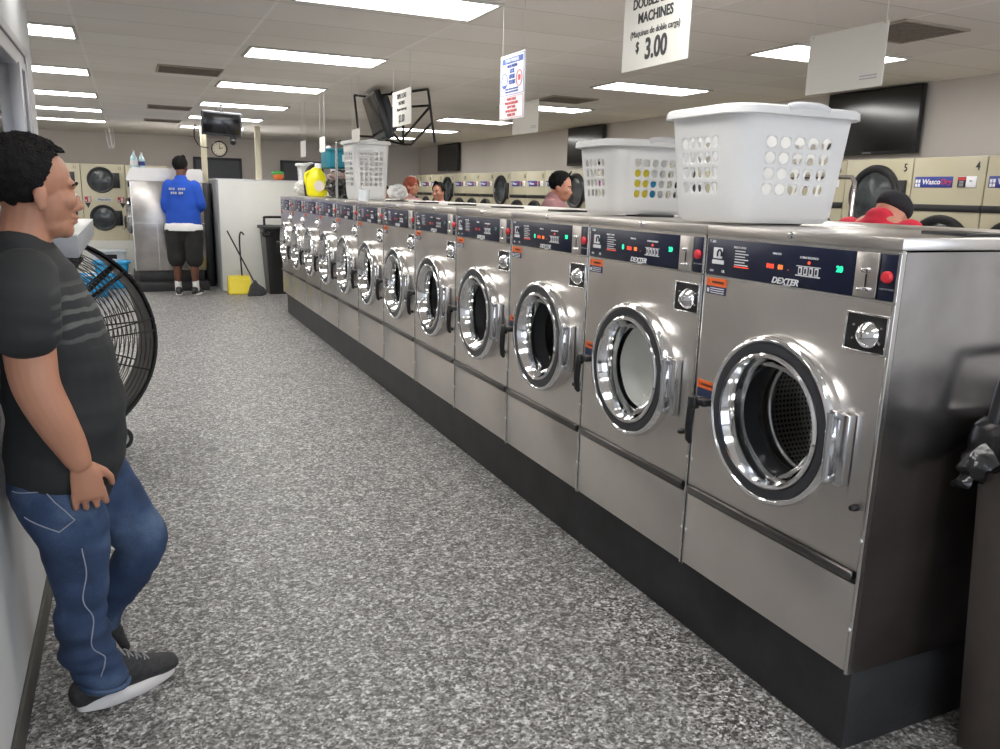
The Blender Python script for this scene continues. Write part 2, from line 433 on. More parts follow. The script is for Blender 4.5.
def text_into(bm, s, size, Mx, shear=0, depth=.0008, bold=0, sx=1):
    cu = bpy.data.curves.new('t', 'FONT'); cu.body = s; cu.size = size; cu.align_x = 'CENTER'; cu.align_y = 'CENTER'
    cu.extrude = depth; cu.shear = shear; cu.offset = bold; cu.resolution_u = 3
    o = bpy.data.objects.new('t', cu); COL.objects.link(o)
    bpy.context.view_layer.update()
    dg = bpy.context.evaluated_depsgraph_get()
    me = bpy.data.meshes.new_from_object(o.evaluated_get(dg))
    me.transform(Mx @ Matrix.Diagonal((sx, 1, 1, 1)))
    bm.from_mesh(me); bpy.data.meshes.remove(me); bpy.data.objects.remove(o); bpy.data.curves.remove(cu)
def plane_mat(origin, right, upv):
    r = Vector(right).normalized(); u = Vector(upv).normalized(); n = r.cross(u)
    return Matrix(((r.x, u.x, n.x, origin[0]), (r.y, u.y, n.y, origin[1]), (r.z, u.z, n.z, origin[2]), (0, 0, 0, 1)))
def remeshed(name, bm, voxel, m, parent, smooth_it=6, disp=None):
    """union of closed shells as one continuous surface"""
    bmesh.ops.recalc_face_normals(bm, faces=bm.faces[:])
    me = bpy.data.meshes.new(name); bm.to_mesh(me); bm.free()
    o = bpy.data.objects.new(name, me); COL.objects.link(o)
    r = o.modifiers.new('r', 'REMESH'); r.mode = 'VOXEL'; r.voxel_size = voxel; r.use_smooth_shade = True
    if smooth_it:
        s = o.modifiers.new('s', 'SMOOTH'); s.factor = .5; s.iterations = smooth_it
    bpy.context.view_layer.update()
    dg = bpy.context.evaluated_depsgraph_get()
    me2 = bpy.data.meshes.new_from_object(o.evaluated_get(dg)); me2.name = name
    bpy.data.objects.remove(o); bpy.data.meshes.remove(me)
    if disp:
        nrm = [v.normal.copy() for v in me2.vertices]
        for v, n in zip(me2.vertices, nrm): v.co += n*disp(v.co)
    for p in me2.polygons: p.use_smooth = True
    me2.materials.clear(); me2.materials.append(m)
    o = bpy.data.objects.new(name, me2); COL.objects.link(o); o.parent = parent
    return o

# ------------------------------------------------------------ key dimensions
ZC = 2.4416; X0 = 1.715; Y0 = 1.393; PW = .75; ZB = .264; H = 1.455; NW = 12
XR = 5.55; YB = 16.4; XL = -.375; YLE = 4.6; XFL = -3.3; YF = -2.6

# ------------------------------------------------------------ room shell
b = NB(); box(b, XFL-.1, XR+.1, YF-.1, YB+.1, -.1, 0); struct('floor', b, M['floor'])
b = NB(); box(b, XFL-.1, XR+.1, YF-.1, YB+.1, ZC, ZC+.1); struct('ceiling', b, M['ceiling'])
b = NB(); box(b, XFL-.1, XR+.1, YB, YB+.1, 0, ZC); struct('wall_back', b, mat('back_wall_lit', S(232, 226, 221), .8, 0, .03, 1.5))  # wall colour lightened on this wall to make up for weak light
b = NB(); box(b, XR, XR+.1, YF, YB, 0, ZC); struct('wall_right', b, M['wall'])
b = NB(); box(b, XFL-.1, XFL, YF, YB, 0, ZC); struct('wall_far_left', b, M['wall'])
# front wall behind the camera: shop windows let the daylight in
b = NB()
for x0, x1 in ((XFL, -2.9), (-.2, .2), (2.2, 2.5), (5.2, XR)): box(b, x0, x1, YF-.1, YF, 0, ZC)
box(b, XFL, XR, YF-.1, YF, 0, .5); box(b, XFL, XR, YF-.1, YF, 2.2, ZC)
struct('wall_front', b, M['wall'])
# left partition wall with the interior window
WY0, WY1, WZ0, WZ1 = 1.6, 4.25, 1.42, 2.10
b = NB()
box(b, XL-.12, XL, YF, YLE, 0, WZ0); box(b, XL-.12, XL, YF, YLE, WZ1, ZC)
box(b, XL-.12, XL, YF, WY0, WZ0, WZ1); box(b, XL-.12, XL, WY1, YLE, WZ0, WZ1)
struct('wall_left', b, M['wall_left'])
b = NB(); box(b, XL, XL+.012, YF, YLE+.012, 0, .1, .003); box(b, XL-.12, XL, YLE, YLE+.012, 0, .1)
struct('baseboard_left', b, M['base_trim'])
b = NB()
for d, p_ in ((0, .014), (.04, .006), (.07, .012)):
    y0, y1, z0, z1 = WY0+d, WY1-d, WZ0+d, WZ1-d; t = .04
    for q in ((y0, y1, z1-t, z1), (y0, y1, z0, z0+t), (y0, y0+t, z0, z1), (y1-t, y1, z0, z1)):
        box(b, XL-.06, XL+p_, q[0], q[1], q[2], q[3], .004)
wf = struct('window_1', b, M['alu'])
b = NB(); box(b, XL-.03, XL-.022, WY0+.1, WY1-.1, WZ0+.1, WZ1-.1); build('window_pane', b, M['window_glass'], wf, False)
b = NB(); box(b, XL-.06, XL+.018, 3.86, 3.92, WZ0+.1, WZ1-.1, .003); build('window_mullion', b, M['alu'], wf)
# doors on the back wall
for i, (x0, x1) in enumerate(((1.14, 2.0), (2.72, 3.5))):
    b = NB(); box(b, x0+.05, x1-.05, YB-.05, YB-.01, .01, 2.03, .004); d = struct('door_%d' % (i+1), b, M['door_grey'])
    b = NB()
    for q in ((x0, x0+.05, 0, 2.08), (x1-.05, x1, 0, 2.08), (x0, x1, 2.03, 2.08)): box(b, q[0], q[1], YB-.07, YB, q[2], q[3], .004)
    build('door_frame', b, mat('door_frame_grey', S(70, 72, 78), .5), d)
    b = NB(); tube(b, [(x0+.12, YB-.05, 1), (x0+.12, YB-.1, 1), (x0+.22, YB-.1, 1)], .01); build('door_handle', b, M['chrome_dull'], d)

# ------------------------------------------------------------ ceiling lights
def ordn(i): return ['first', 'second', 'third', 'fourth', 'fifth', 'sixth', 'seventh', 'eighth', 'ninth', 'tenth'][i]
LW, LD = .905, .40
def ceiling_light():
    t = thing('ceiling_light', '', 'ceiling light', group='fluorescent panels in the tiled ceiling')
    b = NB()
    for q in ((-LW/2-.02, LW/2+.02, -LD/2-.02, -LD/2), (-LW/2-.02, LW/2+.02, LD/2, LD/2+.02), (-LW/2-.02, -LW/2, -LD/2, LD/2), (LW/2, LW/2+.02, -LD/2, LD/2)):
        box(b, q[0], q[1], q[2], q[3], -.012, 0, .002)
    build('frame', b, M['lamp_frame'], t)
    b = NB(); box(b, -LW/2, LW/2, -LD/2, LD/2, -.008, -.001); build('diffuser', b, M['lamp'], t, False)
    return t
first = None
for ci, (xr, cn) in enumerate(((-.24, 'left'), (1.71, 'middle'), (4.53, 'right'))):
    vis = 0
    kmin = {0: 1, 1: 0, 2: 0}[ci]
    for k in range(-2, 6):
        y = 3.85+1.93*k+LD/2 - (.10 if ci == 0 else 0)
        if first is None: o = first = ceiling_light()
        else: o = copy_tree(first)
        o.location = (xr-LW/2, y, ZC)
        if k >= kmin:
            o['label'] = 'bright ceiling light panel, %s visible one from the camera in the %s row' % (ordn(vis), cn); vis += 1
        else:  # panels out of frame, added for their light
            o['label'] = 'unseen ceiling light panel added to the %s row, %s one nearer than the frame shows' % (cn, ordn(kmin-1-k))
for k, (xx) in enumerate((-2.1,)):
    for j in range(3):
        o = copy_tree(first); o.location = (xx-LW/2, 3.85+1.93*(2+j)+LD/2, ZC)
        o['label'] = 'ceiling light panel hidden beyond the left partition wall, %s from it' % ordn(j)
# vents
for i, (x, y, lab) in enumerate(((.51, 7.2, 'brown ceiling vent, nearest of the three between the left and middle lights'),
                                 (.51, 10.65, 'brown ceiling vent, middle one of the three between left and middle lights'),
                                 (.51, 12.8, 'brown ceiling vent, farthest of the three toward the back wall'),
                                 (3.83, 3.3, 'large brown ceiling vent above the wall television at the right'),
                                 (3.87, 7.1, 'brown ceiling vent beside the right light behind the hanging poster'))):
    t = thing('ceiling_vent', lab, 'vent', (x, y, ZC), 0, 'brown ceiling vents')
    b = NB()
    for q in ((-.24, .24, -.215, -.2), (-.24, .24, .2, .215), (-.24, -.225, -.2, .2), (.225, .24, -.2, .2)): box(b, q[0], q[1], q[2], q[3], -.012, 0, .002)
    build('vent_frame', b, M['vent_frame'], t)
    b = NB(); box(b, -.225, .225, -.2, .2, -.004, -.001)
    for j in range(13):
        yy = -.185+.37*j/12; box(b, -.225, .225, yy-.008, yy+.004, -.010, -.003)
    build('louvers', b, M['vent'], t, False)

# ------------------------------------------------------------ washers
def hole_panel(bm, y0, y1, z0, z1, cy, cz, r, x=0, th=.012, n=64):
    """front plate (normal -x) with a round hole"""
    def outer(a):
        c, s = math.cos(a), math.sin(a)
        ts = []
        if c > 1e-9: ts.append((y1-cy)/c)
        if c < -1e-9: ts.append((y0-cy)/c)
        if s > 1e-9: ts.append((z1-cz)/s)
        if s < -1e-9: ts.append((z0-cz)/s)
        t = min(ts); return (cy+t*c, cz+t*s)
    angs = sorted([2*PI*k/n for k in range(n)] + [math.atan2(zz-cz, yy-cy) % (2*PI) for yy in (y0, y1) for zz in (z0, z1)])
    for xx in (x, x+th):
        O = []; I = []
        for a in angs:
            p = outer(a); O.append(bm.verts.new((xx, p[0], p[1]))); I.append(bm.verts.new((xx, cy+r*math.cos(a), cz+r*math.sin(a))))
        ringface(bm, O, I)
        if xx == x: O0, I0 = O, I
    ringface(bm, O0, O); ringface(bm, I0, I)
DC = (.362, .90-ZB)   # door centre, local y,z
def make_washer():
    t = thing('washing_machine', '', 'washing machine', (X0, Y0, ZB), 0, 'stainless front-load washers in the long island row')
    z = lambda v: v-ZB
    g = .004
    b = NB()   # cabinet shell: sides, back, inner bulkhead
    box(b, .016, .60, g, .02, 0, z(1.42)); box(b, .016, .60, PW-.02, PW-g, 0, z(1.42)); box(b, .585, .60, g, PW-g, 0, z(1.42))
    box(b, .02, .59, .02, PW-.02, 0, .01)
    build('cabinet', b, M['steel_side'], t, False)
    b = NB(); box(b, -.004, .60, g*.6, PW-g*.6, z(1.424), z(1.456), .004); build('lid', b, M['steel'], t)
    b = NB(); lathe(b, [(.011, 0), (.011, .006), (.006, .008)], 14, plane_mat((-.004, .372, z(1.441)), (0, -1, 0), (0, 0, 1))); build('lid_lock', b, M['chrome'], t)
    b = NB(); box(b, .30, .46, .06, .20, z(1.456), z(1.466), .003); build('soap_hatch', b, M['black'], t)
    b = NB(); hole_panel(b, g+.012, PW-.008, z(.568), z(1.290), DC[0], DC[1], .235); build('front_panel', b, M['steel'], t, False)
    b = NB(); box(b, 0, .014, g+.012, PW-.008, z(.272), z(.530), .002); build('lower_panel', b, M['steel'], t)
    b = NB(); box(b, -.016, .012, .022, PW-.012, z(.540), z(.566), .006); pr = build('panel_rail', b, M['rail'], t)
    b = NB(); box(b, .004, .012, g, PW-g, z(.525), z(.57)); build('rail_gap', b, M['black'], pr, False)
    b = NB(); box(b, -.002, .016, g, g+.010, 0, z(1.42), .002); box(b, -.002, .016, PW-.008, PW-g, 0, z(1.42), .002); box(b, -.001, .012, g, PW-g, z(1.414), z(1.424)); box(b, -.002, .012, g, PW-g, z(1.290), z(1.297))
    build('edge_trim', b, M['steel_edge'], t, False)
    # control panel
    cp = NB(); box(cp, -.002, .012, .142, .738, z(1.298), z(1.414), .002); cpo = build('control_panel', cp, M['navy'], t)
    pm = lambda y, zz, x=-.0025: plane_mat((x, y, z(zz)), (0, -1, 0), (0, 0, 1))
    b = NB(); text_into(b, 'DEXTER', .025, pm(.385, 1.309), .3, bold=.0006, sx=1.15); text_into(b, 'LAUNDRY', .007, pm(.375, 1.2995), .2)
    build('brand_name', b, M['white_print'], cpo, False)
    b = NB()
    # horse head emblem: rounded plate with a dark arch
    box(b, -.0035, -.002, .665, .708, z(1.352), z(1.386), .001)
    box(b, -.0035, -.002, .655, .712, z(1.334), z(1.347), .001)
    build('emblem_plate', b, M['white_print'], cpo, False)
    b = NB()
    text_into(b, 'T-300', .012, pm(.715, 1.404)); build('model_text', b, M['white_print'], cpo, False); b = NB(); text_into(b, '16.4', .010, pm(.712, 1.312)); build('spin_text', b, M['white_print'], cpo, False); b = NB(); text_into(b, 'UL', .012, pm(.655, 1.312))
    build('approval_mark', b, M['white_print'], cpo, False); b = NB(); text_into(b, 'SELECT CYCLE', .0085, pm(.585, 1.392))
    for k in range(6): box(b, -.0032, -.002, .545 if k % 2 else .56, .605, z(1.380-k*.0085), z(1.3828-k*.0085))
    build('cycle_list', b, M['white_print'], cpo, False); b = NB(); text_into(b, 'MINUTES', .0085, pm(.425, 1.386)); build('minutes_caption', b, M['white_print'], cpo, False); b = NB(); text_into(b, 'COINS REQUIRED', .0085, pm(.30, 1.383))
    build('panel_print', b, M['white_print'], cpo, False); b = NB()
    for k in range(4): box(b, -.0034, -.002, .262+.02*k, .276+.02*k, z(1.335), z(1.357), .001)
    box(b, -.0032, -.002, .255, .345, z(1.331), z(1.334)); box(b, -.0032, -.002, .255, .345, z(1.358), z(1.360))
    build('coin_counter', b, M['white_print'], cpo, False)
    b = NB()
    tube(b, [(-.0038, .677+.010*math.cos(a), z(1.366)+.014*math.sin(a)) for a in [(-.6+ i*.42)*1.0 for i in range(11)]], .0032, 6)
    build('panel_emblem', b, M['navy'], cpo, False); b = NB()
    for k in range(4): box(b, -.0042, -.003, .266+.02*k, .272+.02*k, z(1.339), z(1.353))
    build('counter_digit', b, M['navy'], cpo, False)
    b = NB(); text_into(b, '88', .02, pm(.443, 1.348)); box(b, -.004, -.002, .455, .462, z(1.343), z(1.356)); text_into(b, '.', .02, pm(.375, 1.348)); box(b, -.004, -.002, .54, .606, z(1.3315), z(1.3340)); build('display_red', b, M['led_red'], cpo, False)
    b = NB(); text_into(b, '88', .02, pm(.407, 1.348)); build('display_amber', b, M['led_amber'], cpo, False)
    b = NB(); lathe(b, [(.0045, 0), (.0045, .002)], 10, pm(.298, 1.370)); build('indicator_light', b, M['led_red'], cpo)
    b = NB(); text_into(b, '20', .022, pm(.19, 1.362), bold=.001); build('price_display', b, M['led_green'], cpo, False)
    b = NB(); box(b, -.004, .012, .066, .138, z(1.298), z(1.414), .002); co = build('coin_slot_plate', b, M['steel'], t)
    b = NB(); box(b, -.013, -.004, .085, .115, z(1.362), z(1.375), .004); build('coin_insert', b, M['chrome'], co); b = NB(); box(b, -.012, -.004, .078, .122, z(1.315), z(1.323), .003); build('coin_return', b, M['chrome'], co)
    b = NB(); box(b, -.0055, -.004, .098, .102, z(1.325), z(1.36)); build('coin_slot', b, M['black'], co)
    b = NB(); box(b, -.002, .012, .010, .062, z(1.298), z(1.414), .002); rp = build('button_plate', b, M['navy'], t)
    b = NB(); lathe(b, [(.0155, 0), (.0155, .006), (.013, .010), (.004, .0115)], 22, pm(.036, 1.357)); build('stop_button', b, M['red_button'], rp)
    b = NB(); text_into(b, 'PUSH TO START', .0062, pm(.036, 1.326)); build('button_text', b, M['grey_print'], rp, False)
    # coin vault
    b = NB()
    for q in ((.014, .15, 1.156, 1.162), (.014, .15, 1.254, 1.260), (.014, .02, 1.156, 1.260), (.144, .15, 1.156, 1.260)):
        box(b, -.004, .006, q[0], q[1], z(q[2]), z(q[3]), .002)
    v = build('coin_vault_frame', b, M['chrome'], t)
    b = NB(); box(b, -.001, .004, .02, .144, z(1.162), z(1.254)); build('coin_vault', b, M['black'], v, False)
    b = NB(); lathe(b, [(.036, 0), (.036, .006), (.030, .016), (.018, .028), (.012, .032), (.005, .033)], 28, pm(.072, 1.205, -.001)); build('vault_lock', b, M['chrome'], v)
    for a in (.5, 2.6, 3.7, 5.8):
        b = NB(); lathe(b, [(.004, 0), (.003, .003)], 8, pm(.078+.05*math.cos(a), 1.207+.038*math.sin(a), -.001)); build('vault_screw', b, M['chrome_dull'], v)
    # stickers
    for (y0, y1, z0, z1, zm) in ((.636, .732, 1.236, 1.288, 1.262), (.66, .736, .868, .945, .918)):
        b = NB(); box(b, -.0022, -.0002, y0, y1, z(zm), z(z1)); s_ = build('warning_sticker', b, M['orange'], t, False)
        b = NB(); text_into(b, 'WARNING', .012, pm((y0+y1)/2-.01, (zm+z1)/2)); text_into(b, '!', .016, pm(y1-.012, (zm+z1)/2)); build('sticker_heading', b, M['dark_print'], s_, False)
        b = NB(); box(b, -.0022, -.0002, y0, y1, z(z0), z(zm)); build('sticker_lower', b, M['blue_label'], s_, False)
        b = NB()
        for k in range(3): box(b, -.003, -.002, y0+.008, y1-.022, z(z0+.004+k*.007), z(z0+.0065+k*.007))
        box(b, -.003, -.002, y1-.016, y1-.006, z(z0+.005), z(z0+.018)); build('sticker_lines', b, M['white_print'], s_, False)
    # door
    D = plane_mat((0, DC[0], DC[1]), (0, -1, 0), (0, 0, 1))
    b = NB(); lathe(b, [(.228, -.004), (.248, -.002), (.255, .012), (.255, .03), (.251, .043), (.244, .049), (.238, .050), (.234, .046), (.232, .04)], 72, D, False, False)
    d = build('door', b, M['chrome'], t)
    b = NB(); lathe(b, [(.236, .038), (.232, .0455), (.222, .047), (.206, .045), (.202, .038)], 72, D, False, False); build('door_gasket', b, M['gasket'], d)
    b = NB(); lathe(b, [(.205, .036), (.202, .049), (.196, .053), (.189, .051), (.182, .036), (.172, .012), (.166, -.02)], 72, D, False, False); build('inner_ring', b, M['chrome'], d)
    b = NB(); lathe(b, [(.176, .020), (.168, .004), (.150, -.028), (.11, -.056), (.06, -.074), (.001, -.08)], 48, D, False, False); build('door_glass', b, M['glass_bowl'], d)
    b = NB()   # handle: bar at the far side, pivoting from a block
    box(b, -.068, -.030, .618, .672, z(.878), z(.902), .006)
    box(b, -.078, -.050, .655, .690, z(.862), z(.905), .008)
    tube(b, [(-.066, .672, z(.895)), (-.07, .675, z(.86)), (-.070, .680, z(.80)), (-.064, .684, z(.755)), (-.056, .684, z(.742))], [.013, .014, .013, .012, .008], 10)
    build('door_handle', b, M['black'], d)
    b = NB(); tube(b, [(-.040, .124, z(.80)), (-.040, .124, z(.985))], .012, 12)
    box(b, -.03, -.002, .075, .118, z(.79), z(.99), .005)
    for zz in (.80, .85, .935, .985): tube(b, [(-.040, .124, z(zz)-.001), (-.040, .124, z(zz)+.002)], .0135, 12)
    box(b, -.045, -.012, .108, .150, z(.79), z(.815), .006); box(b, -.045, -.012, .108, .150, z(.97), z(.995), .006)
    build('door_hinge', b, M['chrome_dull'], d)
    # drum
    D0 = D
    b = NB(); lathe(b, [(.235, 0.0), (.235, -.03), (.205, -.05), (.196, -.09), (.190, -.10), (.186, -.13)], 48, D0, False, False); build('tub_seal', b, M['gasket'], t)
    b = NB(); lathe(b, [(.190, -.10), (.178, -.105), (.176, -.12), (.184, -.125), (.184, -.135), (.176, -.14), (.176, -.15), (.2, -.155)], 48, D0, False, False); build('tub_ring', b, M['chrome_dull'], t)
    b = NB(); lathe(b, [(.2, -.15), (.225, -.17), (.225, -.46), (.21, -.475), (.08, -.48), (.075, -.46), (.03, -.455), (.001, -.455)], 48, D0, False, False)
    for k in range(3):
        a = 2*PI*k/3+.5; c, s_ = math.cos(a), math.sin(a)
        p = [Vector((r_*c, r_*s_, -h)) for r_, h in ((.222, .2), (.222, .46))]
        for q in p: pass
        tube(b, [D0 @ (Vector((.215*c, .215*s_, -.19))), D0 @ Vector((.215*c, .215*s_, -.46))], .02, 8)
    build('drum', b, M['drum'], t)
    # latch peg and screws
    b = NB(); lathe(b, [(.010, 0), (.010, .012), (.007, .022), (.002, .024)], 12, pm(.042, .744, -.001)); build('panel_latch', b, M['black'], t)
    b = NB()
    for zz in (.66, .40):
        for yy in (.012, .733): lathe(b, [(.005, 0), (.004, .003)], 8, pm(yy, zz, -.002))
    build('panel_screw', b, M['white_print'], t)
    return t
wm = make_washer()
wl = {0: 'stainless front-load washer nearest the camera, its side panel exposed',
      1: 'second stainless washer from the camera, white laundry behind its round door',
      2: 'third stainless washer from the camera, left of the one holding white laundry'}
for k in range(NW):
    o = wm if k == 0 else copy_tree(wm)
    o.location = (X0, Y0+PW*k, ZB)
    o['label'] = wl.get(k, 'stainless front-load washer, %s from the camera in the row' % {3: 'fourth', 4: 'fifth', 5: 'sixth', 6: 'seventh', 7: 'eighth', 8: 'ninth', 9: 'tenth', 10: 'eleventh', 11: 'twelfth and farthest'}.get(k, ''))
    if k >= 3:   # idle machines: displays unlit
        for ch in o.children:
            if ch.name.startswith('control_panel'):
                for d in ch.children:
                    for nm_, m_ in (('display_', 'idle_red'), ('indicator', 'idle_red'), ('price', 'idle_green')):
                        if d.name.startswith(nm_): d.material_slots[0].link = 'OBJECT'; d.material_slots[0].material = M[m_]
    if k in (1, 2):   # running machines show a further green digit
        for ch in o.children:
            if ch.name.startswith('control_panel'):
                b = NB(); text_into(b, '8', .024, plane_mat((-.0025, .492, 1.35-ZB), (0, -1, 0), (0, 0, 1)), bold=.001); build('cycle_display', b, M['led_green'], ch, False)
# white laundry pressed on the glass of the second washer
b = NB(); cy, cz = Y0+PW+DC[0], .9
D = plane_mat((X0, cy, cz), (0, -1, 0), (0, 0, 1))
lathe(b, [(.001, -.094), (.06, -.086), (.11, -.068), (.142, -.044), (.160, -.036), (.170, -.05), (.172, -.095)], 48, D, False, False)
bmesh.ops.subdivide_edges(b, edges=b.edges[:], cuts=2, use_grid_fill=True)
for v in b.verts: v.co += Vector((.014*noise.noise(v.co*11)*.5, .004*noise.noise(v.co*13), 0))
tag(build('laundry_load', b, mat('white_laundry', S(240, 240, 234), .7), None), 'white soapy laundry load inside the drum of the second washer', 'laundry')

b = NB(); box(b, X0+.045, 2.9, Y0+.025, Y0+NW*PW-.01, 0, ZB, .004)
tag(build('washer_plinth', b, M['plinth'], None), 'long black painted concrete plinth under the stainless washer row', 'plinth')
# bulkhead behind the row of washers
t = thing('service_bulkhead', 'stainless cabinet block standing against the backs of the island washers', 'cabinet', (2.33, Y0, ZB))
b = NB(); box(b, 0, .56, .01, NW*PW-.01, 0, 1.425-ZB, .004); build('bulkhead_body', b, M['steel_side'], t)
b = NB(); box(b, -.012, .575, .004, NW*PW, 1.425-ZB, 1.455-ZB, .004); build('bulkhead_lid', b, M['steel'], t)

# ------------------------------------------------------------ dryers
def round_door(b, cy, cz, r, x=0):
    D = plane_mat((x, cy, cz), (0, -1, 0), (0, 0, 1))
    lathe(b, [(r*.90, 0), (r, .004), (r, .022), (r*.96, .034), (r*.86, .036), (r*.78, .026), (r*.77, .012)], 40, D, False, False)
DX = 4.9
def dryer_common(t, wdt, front=0):
    b = NB(); box(b, .0, .62, .003, wdt-.003, 0, 1.85, .006); build('cabinet', b, M['cream'], t)
def make_single():
    wdt = .5315
    t = thing('tumble_dryer', '', 'dryer', (DX, 3.4665, 0), 0, 'cream single tumble dryers along the right wall')
    dryer_common(t, wdt)
    pm = lambda y, zz, x=-.001: plane_mat((x, y, zz), (0, -1, 0), (0, 0, 1))
    b = NB(); box(b, -.006, .001, .003, wdt-.003, 1.50, 1.544, .001); build('dark_strip', b, M['dryer_black'], t)
    b = NB(); box(b, -.004, .001, .222, .505, 1.655, 1.725, .002); l = build('name_plate', b, M['label_blue'], t)
    b = NB(); text_into(b, 'Wasco', .048, pm(.378, 1.690, -.0045), .1, bold=.001)
    for q in ((.468, 1.695), (.468, 1.668), (.489, 1.695), (.489, 1.668)): box(b, -.0055, -.004, q[0]-.008, q[0]+.008, q[1]-.01, q[1]+.012, .001)
    build('plate_text', b, M['white_print'], l, False)
    b = NB(); text_into(b, 'Dry', .048, pm(.268, 1.690, -.0045), .1, bold=.001); build('plate_accent', b, M['label_red'], l, False)
    b = NB(); box(b, -.006, .001, .055, .185, 1.655, 1.725, .003); c = build('coin_box', b, M['cap_white'], t)
    b = NB(); box(b, -.008, -.005, .125, .183, 1.657, 1.723, .001); cb = build('coin_panel', b, M['dryer_black'], c)
    b = NB(); box(b, -.009, -.007, .128, .18, 1.70, 1.72); build('coin_red', b, M['label_red'], cb, False)
    b = NB()
    for k in range(4): box(b, -.009, -.007, .14, .17, 1.663+k*.009, 1.668+k*.009)
    box(b, -.009, -.005, .085, .10, 1.69, 1.70); build('coin_lines', b, M['grey_print'], cb, False)
    b = NB(); round_door(b, .265, 1.235, .243); box(b, -.02, 0, .005, .08, 1.12, 1.35, .004); d = build('door', b, M['dryer_black'], t)
    b = NB(); lathe(b, [(.19, .012), (.12, .02), (.001, .024)], 36, plane_mat((0, .265, 1.235), (0, -1, 0), (0, 0, 1)), False, False); build('door_glass', b, M['dryer_glass'], d)
    b = NB(); box(b, -.004, .001, .05, .48, .2, .75, .003); build('lint_panel', b, M['cream_dark'], t)
    return t
def make_stack():
    wdt = .576
    t = thing('stacked_dryer', '', 'dryer', (DX, 3.998, 0), 0, 'cream stacked dryers with two round doors')
    dryer_common(t, wdt)
    for cz in (1.598, .975):
        b = NB(); round_door(b, .292, cz, .213); box(b, -.024, 0, .035, .13, cz-.115, cz+.105, .004); d = build('door', b, M['dryer_black'], t)
        b = NB(); lathe(b, [(.166, .012), (.10, .02), (.001, .024)], 36, plane_mat((0, .292, cz), (0, -1, 0), (0, 0, 1)), False, False); build('door_glass', b, M['dryer_glass'], d)
        b = NB(); box(b, -.034, -.024, .45, .47, cz-.03, cz+.03, .003); build('door_pull', b, M['chrome_dull'], d)
    b = NB(); box(b, -.003, .001, .02, wdt-.02, 1.20, 1.365, .002); p = build('control_band', b, M['cream_dark'], t)
    b = NB(); box(b, -.006, -.002, .18, .40, 1.265, 1.315, .002); l = build('name_plate', b, M['cap_white'], p)
    b = NB(); text_into(b, 'Wasco', .042, plane_mat((-.0065, .31, 1.29), (0, -1, 0), (0, 0, 1)), .1, bold=.001); text_into(b, 'Dry', .042, plane_mat((-.0065, .225, 1.29), (0, -1, 0), (0, 0, 1)), .1, bold=.001)
    build('plate_text', b, M['label_blue'], l, False)
    for y0 in (.045, .44):
        b = NB(); box(b, -.008, -.002, y0, y0+.085, 1.25, 1.345, .002); c = build('coin_box', b, M['label_red'], p)
        b = NB(); box(b, -.011, -.007, y0+.02, y0+.07, 1.256, 1.31, .002); build('coin_slot', b, M['cap_white'], c)
        b = NB(); box(b, -.009, -.007, y0+.03, y0+.06, 1.32, 1.335); build('coin_slot', b, M['black'], c)
    b = NB()
    for y0 in (.03, .5): 
        vs = [b.verts.new((-.004, y0+dy, zz)) for dy, zz in ((0, 1.235), (.06, 1.235), (.03, 1.17))]; b.faces.new(vs)
    build('corner_badge', b, M['dryer_black'], p, False)
    return t
def number(parent, n, y, z, size=.075):
    b = NB(); text_into(b, str(n), size, plane_mat((-.002, y, z), (0, -1, 0), (0, 0, 1)), bold=.001, sx=.8); build('number', b, M['dark_print'], parent, False)
sg = make_single(); st = make_stack()
number_protos = []
y = 2.4035; n = 2; k = 0; labs_single = 0
seq = ['A', 'A', 'A', 'B', 'A', 'A', 'A', 'B', 'A', 'A', 'A', 'B', 'A', 'A', 'A', 'B', 'A', 'A', 'A', 'B', 'A', 'A', 'A']
ns = {'A': 0, 'B': 0}
for i, s_ in enumerate(seq):
    n = i+2
    src = sg if s_ == 'A' else st
    o = src if ns[s_] == 0 else copy_tree(src)
    if ns[s_] > 0:
        for ch in list(o.children):
            if ch.name.startswith('number'): bpy.data.objects.remove(ch)
    ns[s_] += 1
    o.location = (DX, y, 0)
    number(o, n, .06, 1.785)
    if s_ == 'A': o['label'] = 'cream tumble dryer numbered %d with blue name plate, right wall' % n
    else: o['label'] = 'cream stacked dryer numbered %d with a high round black door, right wall' % n
    y += .5315 if s_ == 'A' else .576
yend = y
